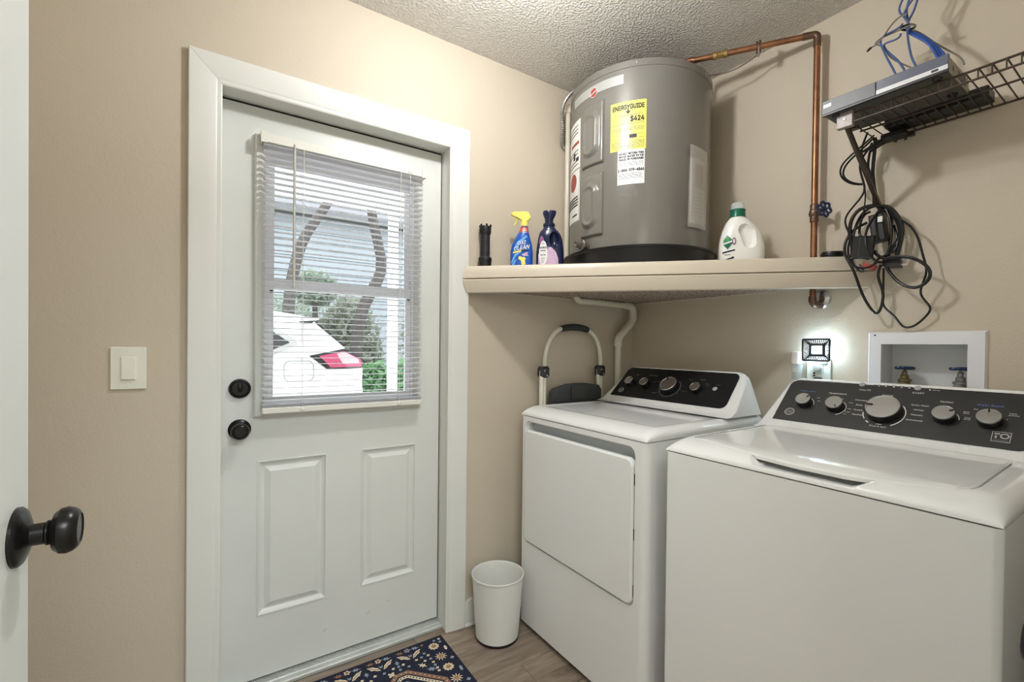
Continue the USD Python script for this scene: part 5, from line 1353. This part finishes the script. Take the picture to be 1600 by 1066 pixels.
obj(sp, 'trigger', turn(tube(spline([(-0.014, 0, 0.214), (-0.022, 0, 0.205), (-0.026, 0, 0.195), (-0.031, 0, 0.184)], 12), np.linspace(0.0055, 0.0032, 12), 8), FACE, SL), SPRY)
lab = []
lb = wrap_front(refine(flat(sg.Polygon([(-0.010, 0.146), (0.002, 0.154), (0.022, 0.154), (0.026, 0.146), (0.026, 0.172), (-0.004, 0.172)]).buffer(0.001), 0.0004), 0.008), F_, 0.0004)
rl = obj(sp, 'neck_label', turn(lb, FACE, SL), SPRR)
obj(rl, 'print_line', turn(wrap_front(refine(flat(sg.MultiPolygon([sg.box(0.0, 0.148, 0.021, 0.1505), sg.box(0.002, 0.1555, 0.02, 0.159), sg.box(0.002, 0.163, 0.019, 0.1655)]), 0.0003), 0.006), F_, 0.0010), FACE, SL), PAPER)
sw = sg.Polygon([(-0.034, 0.078), (-0.02, 0.108), (0.004, 0.124), (0.020, 0.137), (0.024, 0.130), (0.008, 0.116), (-0.010, 0.098), (-0.022, 0.078)])
sw2 = sg.Polygon([(-0.046, 0.020), (-0.030, 0.055), (0.0, 0.074), (0.030, 0.080), (0.030, 0.075), (0.002, 0.068), (-0.024, 0.046), (-0.040, 0.016)])
sw3 = sg.Polygon([(-0.044, 0.006), (-0.03, 0.03), (-0.02, 0.036), (-0.03, 0.012), (-0.034, 0.005)])
obj(sp, 'label_swirl', turn(wrap_front(refine(flat(sw, 0.0003), 0.008), F_, 0.0004), FACE, SL), SPRLB)
obj(sp, 'label_swirl', turn(wrap_front(refine(flat(sw2, 0.0003), 0.008), F_, 0.0004), FACE, SL), SPRLB)
obj(sp, 'label_swirl', turn(wrap_front(refine(flat(sw3, 0.0003), 0.008), F_, 0.0004), FACE, SL), SPRLB)


def word_on(F, s, h, x, z, shear=0.12, rise=0.10, off=0.0009, wide=1.0, bold=True):
    t = frame(text(s, h, 0.0004, bold), (wide, rise, 0), (shear, 1, 0), (0, 0, 1), (x, z, 0))
    return wrap_front(t, F, off)


for s, h, x, z_ in (('OXI', 0.0150, 0.000, 0.1035), ('CLEAN', 0.0160, 0.000, 0.0835)):
    wd_ = obj(sp, 'lettering', turn(word_on(F_, s, h, x, z_, 0.18, 0.16, 0.0014, 0.92), FACE, SL), PAPER)
obj(sp, 'yellow_band', turn(wrap_front(refine(flat(sg.Polygon([(-0.036, 0.058), (-0.002, 0.066), (-0.002, 0.073), (-0.036, 0.066)]), 0.0004), 0.008), F_, 0.0009), FACE, SL), SPRY)
obj(sp, 'dark_band', turn(wrap_front(refine(flat(sg.Polygon([(0.0, 0.066), (0.028, 0.070), (0.029, 0.077), (0.0, 0.073)]), 0.0004), 0.008), F_, 0.0009), FACE, SL), DOWN)
shirt = sg.Polygon([(-0.012, 0.046), (-0.002, 0.046), (0.003, 0.042), (0.010, 0.044), (0.018, 0.038), (0.014, 0.030), (0.018, 0.012), (0.001, 0.010), (-0.004, 0.030), (-0.014, 0.034)])
obj(sp, 'shirt_picture', turn(wrap_front(refine(flat(shirt, 0.0004), 0.008), F_, 0.0009), FACE, SL), SPRY)
obj(sp, 'splash_picture', turn(wrap_front(refine(flat(sg.Polygon([(0.0, 0.054), (0.012, 0.060), (0.026, 0.066), (0.024, 0.054), (0.030, 0.048), (0.018, 0.048), (0.010, 0.046)]), 0.0004), 0.008), F_, 0.0009), FACE, SL), LILAC)

# softener bottle --------------------------------------------------
so = T('softener_bottle', 'dark navy fabric softener bottle with a lilac label beside the heater', 'bottle', (-0.735, -0.195, ZS))
DL = (-0.733, -0.201, ZS)
sec = dense([(0.0, 0.0, 0.108, 0.060, 2.8), (0.004, 0.0, 0.116, 0.066, 3.0), (0.05, 0.0, 0.116, 0.068, 3.0), (0.10, 0.0, 0.108, 0.066, 2.8), (0.130, -0.001, 0.096, 0.062, 2.6), (0.150, -0.003, 0.080, 0.054, 2.3), (0.163, -0.004, 0.056, 0.046, 2.0), (0.172, -0.005, 0.046, 0.044, 2.0), (0.176, -0.005, 0.044, 0.042, 2.0)], 34)
F_ = front_of(sec)
body = tri(loft(sec, 44))
for sgn in (-1, 1):
    body = body - m3.Manifold.sphere(1.0, 40).scale((0.0215, 0.030, 0.036)).translate((0.016, sgn * 0.036, 0.115))
obj(so, 'bottle', turn(body, FACE, DL), DOWN, smooth=45)
capp = dense([(0.174, -0.005, 0.050, 0.050, 2.0), (0.184, -0.005, 0.050, 0.050, 2.0), (0.186, -0.005, 0.036, 0.036, 2.0), (0.200, -0.005, 0.036, 0.036, 2.0), (0.222, -0.004, 0.052, 0.044, 2.2), (0.232, -0.004, 0.058, 0.046, 2.2), (0.238, -0.003, 0.054, 0.042, 2.2)], 26)
obj(so, 'cap', turn(loft(capp, 30), FACE, DL), DOWN, smooth=45)
ov = affinity.scale(sg.Point(-0.0300, 0.056).buffer(1, quad_segs=16), 0.0175, 0.052)
lp2 = sg.Polygon([(-0.050, 0.004), (-0.05, 0.052), (-0.02, 0.084), (0.004, 0.080), (0.022, 0.062), (0.032, 0.036), (0.034, 0.006)]).buffer(-0.003).buffer(0.003)
lb_ = obj(so, 'lilac_label', turn(wrap_front(refine(flat(lp2, 0.0004), 0.008), F_, 0.0004), FACE, DL), LILAC)
ol = obj(so, 'oval_label', turn(wrap_front(refine(flat(ov, 0.0004), 0.008), F_, 0.0010), FACE, DL), PAPER)
obj(ol, 'lettering', turn(word_on(F_, 'Downy', 0.0105, -0.0290, 0.0800, 0.1, 0.0, 0.0018, 1.0), FACE, DL), DOWN)
obj(ol, 'small_print', turn(wrap_front(refine(flat(sg.MultiPolygon([sg.Point(-0.031, 0.096).buffer(0.005).difference(sg.Point(-0.031, 0.096).buffer(0.0035)), sg.box(-0.041, 0.064, -0.020, 0.068), sg.box(-0.041, 0.046, -0.031, 0.050), sg.box(-0.029, 0.046, -0.020, 0.050), sg.box(-0.040, 0.034, -0.022, 0.036), sg.box(-0.040, 0.026, -0.024, 0.028), sg.box(-0.038, 0.018, -0.026, 0.020)]), 0.0003), 0.008), F_, 0.0018), FACE, DL), INKG)
obj(so, 'flower_picture', turn(wrap_front(refine(flat(sg.Polygon([(-0.048, 0.098), (-0.042, 0.124), (-0.034, 0.128), (-0.028, 0.112), (-0.036, 0.100)]).buffer(0.001), 0.0004), 0.008), F_, 0.0006), FACE, DL), PURPLE)

# detergent bottle ------------------------------------------------------
de = T('detergent_bottle', 'white laundry detergent jug with green cap on the shelf right of the heater', 'bottle', (-0.200, -0.735, ZS))
GL = (-0.195, -0.728, ZS)
FG = -53
sec = dense([(0.0, 0.0, 0.150, 0.078, 2.8), (0.005, 0.0, 0.160, 0.088, 3.0), (0.05, 0.0, 0.164, 0.094, 3.0), (0.09, -0.001, 0.156, 0.092, 2.8), (0.125, -0.004, 0.134, 0.084, 2.5), (0.150, -0.008, 0.108, 0.074, 2.3), (0.168, -0.012, 0.082, 0.064, 2.1), (0.180, -0.014, 0.058, 0.056, 2.0), (0.186, -0.014, 0.050, 0.050, 2.0)], 36)
F_ = front_of(sec)
body = tri(loft(sec, 52))
for sgn in (-1, 1):
    body = body - m3.Manifold.hull(m3.Manifold.sphere(0.024, 32).scale((1, 1.0, 1)).translate((0.008, sgn * 0.047, 0.128)) + m3.Manifold.sphere(0.024, 32).translate((0.026, sgn * 0.049, 0.075)) + m3.Manifold.sphere(0.018, 32).translate((0.030, sgn * 0.044, 0.120)))
obj(de, 'jug', turn(body, FG, GL), DETW, smooth=45)
obj(de, 'green_collar', turn(lathe([(0.0300, 0.182), (0.0285, 0.187), (0.0275, 0.205), (0.0285, 0.212), (0.026, 0.213), (0.0, 0.213)], (-0.014, 0, 0), n=36), FG, GL), DETG)
obj(de, 'clear_cap', turn(lathe([(0.0255, 0.2132), (0.0245, 0.236), (0.0225, 0.238), (0.0215, 0.236), (0.0225, 0.2145)], (-0.014, 0, 0), n=32), FG, GL), CLEARP)
leafp = sg.Polygon([(-0.052, 0.052), (-0.068, 0.072), (-0.066, 0.090), (-0.053, 0.108), (-0.038, 0.092), (-0.036, 0.074)])
lg = obj(de, 'leaf_picture', turn(wrap_front(refine(flat(leafp, 0.0004), 0.008), F_, 0.0005), FG, GL), LEAFG)
obj(lg, 'leaf_lower', turn(wrap_front(refine(flat(leafp.intersection(sg.box(-0.1, 0.0, 0, 0.076)), 0.0003), 0.008), F_, 0.0010), FG, GL), DETG)
obj(lg, 'leaf_band', turn(wrap_front(refine(flat(sg.Polygon([(-0.070, 0.070), (-0.034, 0.080), (-0.034, 0.086), (-0.070, 0.077)]), 0.0003), 0.008), F_, 0.0015), FG, GL), PAPER)
obj(de, 'purple_emblem', turn(wrap_front(refine(flat(affinity.scale(sg.Point(-0.030, 0.082).buffer(1), 0.007, 0.014).difference(affinity.scale(sg.Point(-0.030, 0.083).buffer(1), 0.0045, 0.009)), 0.0004), 0.008), F_, 0.0016), FG, GL), PURPLE)
for s, zz in ((0, 0.042), (1, 0.018)):
    pz = sg.Polygon([(-0.070, zz - 0.005), (-0.026, zz + 0.004), (-0.026, zz + 0.009), (-0.070, zz + 0.001)]) if s == 0 else sg.Polygon([(-0.068, zz - 0.006), (-0.040, zz + 0.002), (-0.034, zz + 0.006), (-0.028, zz + 0.003), (-0.030, zz - 0.002), (-0.040, zz - 0.003), (-0.066, zz - 0.009)])
    obj(de, 'label_band', turn(wrap_front(refine(flat(pz, 0.0004), 0.008), F_, 0.0006), FG, GL), DOWN)
for q in (sg.box(-0.064, 0.030, -0.042, 0.0325), sg.box(-0.060, 0.003, -0.046, 0.006)):
    obj(de, 'small_print', turn(wrap_front(refine(flat(q, 0.0003), 0.008), F_, 0.0006), FG, GL), INKG)

# ================================================================== BIN
bc = (-0.9340, -0.137)
wbn = T('waste_bin', 'small round white waste bin on the floor between door and dryer', 'waste bin', (*bc, 0))
obj(wbn, 'bin_body', lathe([(0.084, 0.008), (0.088, 0.012), (0.1045, 0.252), (0.1075, 0.255), (0.1085, 0.259), (0.1075, 0.2625), (0.1045, 0.2625), (0.1030, 0.259), (0.1015, 0.250), (0.085, 0.016), (0.0, 0.014)], (*bc, 0), n=64), CANW, smooth=40)
obj(wbn, 'black_base', lathe([(0.083, 0.0), (0.0875, 0.002), (0.0892, 0.0105), (0.087, 0.013), (0.0, 0.013)][:4] + [(0.083, 0.0135)], (*bc, 0), n=64), BLKPL)

# ================================================================== RUG
RX0, RX1, RY0, RY1 = -1.905, -1.1325, -0.560, -0.0165
rg = T('door_mat', 'navy oriental mat with cream flower border in front of the door', 'rug', ((RX0 + RX1) / 2, (RY0 + RY1) / 2, 0.0006))
obj(rg, 'pile', box(RX0, RX1, RY0, RY1, 0.0008, 0.0062, 0.0012), NAVY)
obj(rg, 'bound_edge', tri(box(RX0 - 0.0025, RX1 + 0.0025, RY0 - 0.0025, RY1 + 0.0025, 0.0008, 0.0056, 0.001)) - m3.Manifold.cube((RX1 - RX0 - 0.006, RY1 - RY0 - 0.006, 1)).translate((RX0 + 0.003, RY0 + 0.003, -0.5)), mat('rug_edge', (22, 22, 30), 0.95))


def motif(name, poly, x, y, m, rot=0.0, z=0.0062, t=0.0005):
    p = affinity.translate(affinity.rotate(poly, rot, origin=(0, 0)), x, y)
    p = p.intersection(sg.box(RX0 + 0.004, RY0 + 0.004, RX1 - 0.004, RY1 - 0.004))
    if p.is_empty:
        return None
    return obj(rg, name, prism(p, z, z + t, 'z'), m, smooth=False)


def petals(n, r0, r1, wr):
    a = np.linspace(0, 2 * PI, n * 8, endpoint=False)
    r = r0 + (r1 - r0) * (0.5 + 0.5 * np.cos(a * n)) ** wr
    return sg.Polygon(np.c_[r * np.cos(a), r * np.sin(a)])


ROUND, SUN = petals(10, 0.0165, 0.0215, 1.0), petals(10, 0.0095, 0.0240, 1.6)
CORE, RINGP = petals(8, 0.0085, 0.0115, 1.0), sg.Point(0, 0).buffer(0.006)
LEAFP = sg.Polygon([(0.004, 0.0), (0.014, 0.003), (0.022, 0.010), (0.030, 0.012), (0.034, 0.022), (0.040, 0.030), (0.030, 0.028), (0.022, 0.026), (0.016, 0.020), (0.010, 0.016)])
VEIN = sg.Polygon([(0.008, 0.004), (0.034, 0.024), (0.032, 0.0255), (0.008, 0.0075)])
OVAL = affinity.scale(petals(9, 0.85, 1.0, 1.0), 0.013, 0.022)
OVALC = affinity.scale(sg.Point(0, 0).buffer(1), 0.0055, 0.014)
DOT = petals(4, 0.0055, 0.0085, 1.0)
SPRIG = sg.Polygon([(0.0, -0.02), (0.003, -0.008), (0.012, -0.006), (0.004, 0.0), (0.012, 0.006), (0.003, 0.008), (0.0, 0.02), (-0.003, 0.008), (-0.012, 0.006), (-0.004, 0.0), (-0.012, -0.006), (-0.003, -0.008)])


def leafpair(x, y, rot):
    for mir in (1, -1):
        motif('leaf_motif', affinity.scale(LEAFP, mir * 1.2, 1.25, origin=(0, 0)), x, y, RUGC, rot)
        motif('leaf_vein', affinity.scale(VEIN, mir * 1.2, 1.25, origin=(0, 0)), x, y, RUGT, rot, 0.0067, 0.0003)
    motif('bud_motif', sg.Polygon([(-0.004, 0.012), (0.004, 0.012), (0.008, 0.026), (0.0, 0.020), (-0.008, 0.026)]), x, y, RUGS, rot, 0.0065)


for side in (0, 1):
    for k in range(8):
        y = -0.068 - 0.068 * k
        x = -1.184 if side == 0 else (RX0 + RX1) + 1.184
        if y < RY0 + 0.02:
            break
        motif('round_flower' if k % 2 == 0 else 'sun_flower', ROUND if k % 2 == 0 else SUN, x, y, RUGC, 12 * k)
        motif('flower_heart', CORE, x, y, RUGT, 0, 0.0067, 0.0003)
        xo = -1.1500 if side == 0 else (RX0 + RX1) + 1.1500
        if k % 2 == 0:
            motif('oval_flower', OVAL, xo + 0.002, y - 0.031, RUGR if k == 0 else RUGC, -6)
            motif('oval_heart', OVALC, xo + 0.002, y - 0.031, RUGC if k == 0 else RUGS, -6, 0.0067, 0.0003)
        else:
            motif('small_flower', DOT, xo, y - 0.028, RUGS)
for k in range(5):
    x = -1.282 - 0.112 * k
    leafpair(x, -0.090, 0)
    motif('edge_flower', petals(5, 0.008, 0.0125, 1.0), x, -0.036, RUGC if k else RUGS)
    motif('edge_heart', RINGP, x, -0.036, RUGR, 0, 0.0067, 0.0003)
    for dx in (-0.030, 0.030):
        motif('edge_leaf', affinity.scale(SPRIG, 0.8, 0.9), x + dx, -0.038, RUGR if dx < 0 else RUGS, 80)
    motif('sprig_motif', affinity.scale(SPRIG, 0.7, 0.8), x - 0.056, -0.085, RUGS, 0)
    leafpair(x, RY0 + RY1 + 0.090, 180)
for x, y, c in ((-1.149, -0.035, RUGC), (-1.170, -0.037, RUGS), (-1.152, -0.054, RUGS), (-1.222, -0.038, RUGR), (-1.232, -0.087, RUGS), (-1.223, -0.105, RUGC), (-1.249, -0.103, RUGS), (-1.270, -0.106, RUGC), (-1.245, -0.128, RUGC), (-1.222, -0.128, RUGS), (-1.221, -0.150, RUGC), (-1.221, -0.168, RUGS), (-1.220, -0.186, RUGC), (-1.221, -0.203, RUGC), (-1.321, -0.104, RUGC), (-1.359, -0.106, RUGC), (-1.339, -0.106, RUGS), (-1.426, -0.108, RUGC), (-1.339, -0.1245, RUGS), (-1.306, -0.1245, RUGS), (-1.394, -0.112, RUGS), (-1.471, -0.106, RUGC), (-1.445, -0.125, RUGC)):
    motif('dot_motif', affinity.scale(DOT, 0.8, 0.8), x, y, c, 20)
motif('sprig_motif', SPRIG, -1.262, -0.146, RUGC, 40)
motif('sprig_motif', SPRIG, -1.2405, -0.182, RUGS, 60)
motif('four_petal_flower', petals(4, 0.007, 0.015, 0.8), -1.374, -0.134, RUGC, 45)
for cxm in (-1.3415, -1.6965):
    hexo = sg.Polygon([(cxm - 0.025, -0.141), (cxm + 0.025, -0.141), (cxm + 0.131, -0.252), (cxm + 0.131, -0.325), (cxm + 0.025, -0.435), (cxm - 0.025, -0.435), (cxm - 0.131, -0.325), (cxm - 0.131, -0.252)])
    motif('medallion_border', hexo.difference(hexo.buffer(-0.017)), 0, 0, RUGR)
    motif('medallion_band', hexo.buffer(-0.023).difference(hexo.buffer(-0.036)), 0, 0, RUGC)
    motif('medallion_field', hexo.buffer(-0.052), 0, 0, RUGS)
    motif('medallion_heart', hexo.buffer(-0.072), 0, 0, RUGR, 0, 0.0067, 0.0003)
    hb = hexo.buffer(-0.0295).exterior
    nbt = int(hb.length / 0.012)
    dots = sg.MultiPolygon([hb.interpolate(i / nbt, True).buffer(0.0028, quad_segs=2) for i in range(nbt)])
    obj(rg, 'beaded_line', prism(dots, 0.0067, 0.0070, 'z'), NAVY, smooth=False, kind='stuff')
    ho = hexo.buffer(-0.0085).exterior
    nbt = int(ho.length / 0.018)
    obj(rg, 'beaded_line', prism(sg.MultiPolygon([ho.interpolate(i / nbt, True).buffer(0.0025, quad_segs=2) for i in range(nbt)]), 0.0067, 0.0070, 'z'), RUGC, smooth=False, kind='stuff')

# ================================================================== OUTSIDE
GZ = -0.14
gd = single('driveway', box(-9.0, 7.0, 0.135, 4.6, GZ - 0.15, GZ), GROUND, None, None, kind='structure')
gg = single('garden_ground', box(-16.0, 16.0, 4.6, 24.0, GZ - 0.15, GZ - 0.002), GRASS, None, None, kind='structure')
po = T('porch', 'white porch roof edge with a slim white post outside the door window', 'porch', (-0.7, 1.85, GZ))
obj(po, 'soffit', box(-3.6, 1.2, 0.13, 1.90, 2.375, 2.40), SOFFIT)
obj(po, 'roof', box(-3.65, 1.25, 0.13, 1.95, 2.401, 2.46), SOFFIT)
obj(po, 'edge_beam', box(-3.6, 1.2, 1.80, 1.90, 2.245, 2.375, 0.004), SOFFIT)
obj(po, 'post', box(-0.757, -0.690, 1.815, 1.882, GZ, 2.2449, 0.003), SOFFIT)
# car -------------------------------------------------------------
car = T('car', 'white car with red tail lamp parked outside, seen through the blind', 'car', (-3.2, 2.05, GZ))
g0 = GZ
side_prof = [(-1.105, g0 + 0.52), (-1.095, 0.62), (-1.095, 0.86), (-1.105, 0.93), (-1.100, 1.055), (-1.120, 1.100), (-1.215, 1.175), (-1.365, 1.318), (-1.385, 1.352), (-1.44, 1.372), (-1.63, 1.400), (-2.2, 1.440), (-2.9, 1.440), (-3.3, 1.40), (-4.15, 1.06), (-5.1, 0.98), (-5.42, 0.86), (-5.48, 0.55), (-5.42, g0 + 0.28), (-1.25, g0 + 0.28), (-1.13, g0 + 0.36)]
yc, hw = 2.12, 0.92


def taper(v):
    z = v[:, 2]
    k = 1 - 0.30 * np.clip((z - 1.07) / 0.38, 0, 1) ** 1.25 - 0.05 * np.clip((0.45 - z) / 0.5, 0, 1) - 0.02 * np.clip((z - 0.7) / 0.37, 0, 1)
    xr = np.clip((v[:, 0] + 1.45) / 0.36, 0, 1)
    k = k * (1 - 0.10 * xr ** 2)
    out = v.copy(); out[:, 1] = yc + (v[:, 1] - yc) * k
    return out


def carpart(poly, y0, y1, size=0.09):
    m = refine(prism(sg.Polygon(poly) if not isinstance(poly, sg.Polygon) else poly, y0, y1, 'y'), size)
    v, f = arr(m)
    return trimesh.Trimesh(taper(v), f, process=False)


arch = sg.Polygon(side_prof)
for wx in (-1.98, -4.62):
    arch = arch.difference(sg.Point(wx, g0 + 0.33).buffer(0.37))
obj(car, 'body', carpart(arch, yc - hw, yc + hw), CARW, smooth=40)
yn = yc - hw
win = sg.Polygon([(-1.508, 1.200), (-1.640, 1.300), (-1.80, 1.345), (-2.9, 1.360), (-3.35, 1.10), (-1.66, 1.130)])
obj(car, 'window_trim', carpart(win.buffer(0.018), yn - 0.004, yn + 0.02, 0.05), CHROME)
obj(car, 'side_window', carpart(win.buffer(-0.012), yn - 0.007, yn + 0.02, 0.05), CARG)
obj(car, 'tail_lamp_trim', carpart([(-1.432, 1.124), (-1.21, 1.168), (-1.10, 1.105), (-1.100, 1.044), (-1.330, 1.040)], yn - 0.006, yn + 0.05, 0.05), CARG)
obj(car, 'tail_lamp', carpart([(-1.375, 1.122), (-1.22, 1.152), (-1.112, 1.098), (-1.110, 1.054), (-1.312, 1.052)], yn - 0.010, yn + 0.05, 0.05), CARR)
obj(car, 'lamp_lens', carpart([(-1.27, 1.136), (-1.215, 1.146), (-1.128, 1.098), (-1.128, 1.074), (-1.24, 1.078)], yn - 0.013, yn + 0.05, 0.05), CARP)
fdo = rrect(-1.566, -1.412, 0.977, 1.092, 0.03)
obj(car, 'fuel_door', carpart(fdo.buffer(0.004).difference(fdo), yn - 0.003, yn + 0.02, 0.05), mat('car_seam', (150, 152, 156), 0.5))
obj(car, 'rear_glass_edge', carpart([(-1.225, 1.188), (-1.372, 1.325), (-1.345, 1.328), (-1.195, 1.190)], yn + 0.06, yc + hw - 0.06, 0.08), CARG)
obj(car, 'spoiler', carpart([(-1.47, 1.348), (-1.36, 1.362), (-1.335, 1.358), (-1.36, 1.345), (-1.45, 1.330)], yn + 0.03, yc + hw - 0.03, 0.08), CARW)
obj(car, 'spoiler_shade', carpart([(-1.47, 1.334), (-1.37, 1.344), (-1.40, 1.322), (-1.44, 1.320)], yn - 0.004, yc + hw + 0.004, 0.08), CARG)  # dark strip painted for the shade under the spoiler
obj(car, 'bumper_seam', carpart([(-1.40, 0.860), (-1.10, 0.872), (-1.10, 0.868), (-1.40, 0.856)], yn - 0.003, yn + 0.02, 0.05), CARG)
for wx in (-1.98, -4.62):
    for ysd in (yn + 0.03, yc + hw - 0.23):
        w = obj(car, 'wheel', lathe([(0.20, -0.002), (0.30, 0.0), (0.33, 0.02), (0.33, 0.18), (0.30, 0.20), (0.0, 0.20)], (wx, ysd, g0 + 0.331), (0, 1, 0), 32), TYRE)
        obj(w, 'hubcap', lathe([(0.0, -0.004), (0.20, -0.002), (0.205, 0.012), (0, 0.012)][1:], (wx, ysd - 0.004, g0 + 0.331), (0, 1, 0), 24), CHROME)
# foliage -------------------------------------------------------------


def leaves(c, r, n, size, seed, shell=0.5):
    g = np.random.default_rng(seed)
    d = g.normal(size=(n, 3)); d /= np.linalg.norm(d, axis=1, keepdims=True)
    rad = (shell + (1 - shell) * g.random(n)) ** 0.6
    p = np.asarray(c) + d * rad[:, None] * np.asarray(r) * (0.8 + 0.35 * meshkit.noise(d * 2.3 + seed, seed)[:, None])
    p[:, 2] = np.maximum(p[:, 2], GZ + 0.03)
    u = g.normal(size=(n, 3)); u /= np.linalg.norm(u, axis=1, keepdims=True)
    w = np.cross(u, g.normal(size=(n, 3))); w /= np.linalg.norm(w, axis=1, keepdims=True)
    nrm = np.cross(u, w)
    s = size * (0.6 + 0.8 * g.random(n))[:, None]
    V = np.stack([p - u * s, p + w * s * 0.42 + nrm * s * 0.12, p + u * s, p - w * s * 0.42 + nrm * s * 0.12], 1).reshape(-1, 3)
    i = np.arange(n)[:, None] * 4
    F = np.vstack([i + [0, 1, 2], i + [0, 2, 3]])
    return trimesh.Trimesh(V, F, process=False)


def trunk(pts, r0, r1):
    p = spline(pts, 18)
    return tube(p, np.linspace(r0, r1, 18), 10)


TREES = [
 ('leaning tree with a dark bowed trunk left of the window view', [(-1.02, 6.0, GZ), (-0.96, 6.0, 1.3), (-0.93, 6.0, 1.95), (-0.80, 6.0, 2.65), (-0.62, 6.05, 3.05), (-0.36, 6.1, 3.5), (-0.3, 6.2, 4.3)], 0.10, 0.06, (-0.3, 6.4, 5.0), (0.7, 0.8, 0.8), LEAFA),
 ('tree with a dark trunk leaning left near the white post', [(-0.02, 6.0, GZ), (0.06, 6.0, 1.2), (0.16, 6.0, 1.8), (0.36, 6.0, 2.20), (0.46, 6.0, 2.5), (0.36, 6.0, 3.05), (0.30, 6.05, 3.6), (0.8, 6.2, 4.6)], 0.11, 0.07, (1.4, 6.4, 5.3), (0.7, 0.8, 0.8), LEAFB),
 ('thin bare-stemmed tree between the two dark trunks', [(-0.46, 6.6, GZ), (-0.45, 6.6, 1.2), (-0.47, 6.6, 2.0), (-0.44, 6.6, 2.3)], 0.07, 0.03, (-0.45, 6.7, 2.15), (0.35, 0.3, 0.25), LEAFA)]
for lab_, pts, r0, r1, cc_, rr, lm_ in TREES:
    t_ = T('tree', lab_, 'tree', pts[0], 'trees outside the door window')
    obj(t_, 'trunk', trunk(pts, r0, r1), BARK)
    obj(t_, 'foliage', leaves(cc_, rr, 2600, 0.10, len(lab_)), lm_, smooth=False)
SHR = [('pale leafy bush behind the car roof', (-1.7, 7.2, 1.05), (1.1, 0.8, 1.25), LEAFA), ('pale green bush in the middle behind the car', (-0.6, 9.3, 1.0), (1.2, 0.8, 1.35), LEAFA), ('grey green bush behind the right trunk', (0.25, 7.4, 0.95), (0.65, 0.7, 1.25), LEAFC),
       ('dense green bush low beside the white post', (0.25, 5.2, 0.25), (0.75, 0.4, 0.72), LEAFB), ('tall bush right of the white post', (1.95, 7.0, 1.2), (0.8, 0.8, 1.75), LEAFC), ('green bush at the foot of the right trunk', (1.80, 5.3, 0.2), (0.55, 0.45, 0.72), LEAFB), ('pale bush far left behind the car', (-4.6, 7.6, 1.0), (1.3, 0.9, 1.35), LEAFA)]
for i, (lab_, c, r, m_) in enumerate(SHR):
    t_ = T('bush', lab_, 'bush', (c[0], c[1], GZ), 'bushes outside the door window')
    obj(t_, 'stem', [trunk([(c[0] + dx * 0.2, c[1], GZ - 0.001), (c[0] + dx * 0.5, c[1], c[2] * 0.6), (c[0] + dx, c[1], c[2])], 0.03, 0.012) for dx in (-0.3, 0.0, 0.3)], BARK)
    obj(t_, 'foliage', leaves(c, r, 4200, 0.075, 40 + i, 0.25), m_, smooth=False)
nh = T('neighbour_house', 'pale grey siding house beyond the trees', 'house', (0.0, 12.5, GZ))
for k in range(22):
    zb = GZ + k * 0.22
    m_ = prism(sg.Polygon([(12.0, zb), (12.03, zb + 0.218), (12.2, zb + 0.218), (12.2, zb)]), -9.0, 7.0, 'x')
    obj(nh, 'siding_board', m_, GREYWALL, smooth=False)
obj(nh, 'gable_roof', prism(sg.Polygon([(11.6, GZ + 4.84), (11.6, GZ + 4.95), (15.0, GZ + 6.4), (18.4, GZ + 4.95), (18.4, GZ + 4.84)]), -9.3, 7.3, 'x'), mat('roof_shingle_grey', (98, 100, 104), 0.85))
obj(nh, 'side_wall', box(-9.0, 7.0, 12.201, 18.0, GZ, GZ + 4.84), GREYWALL)
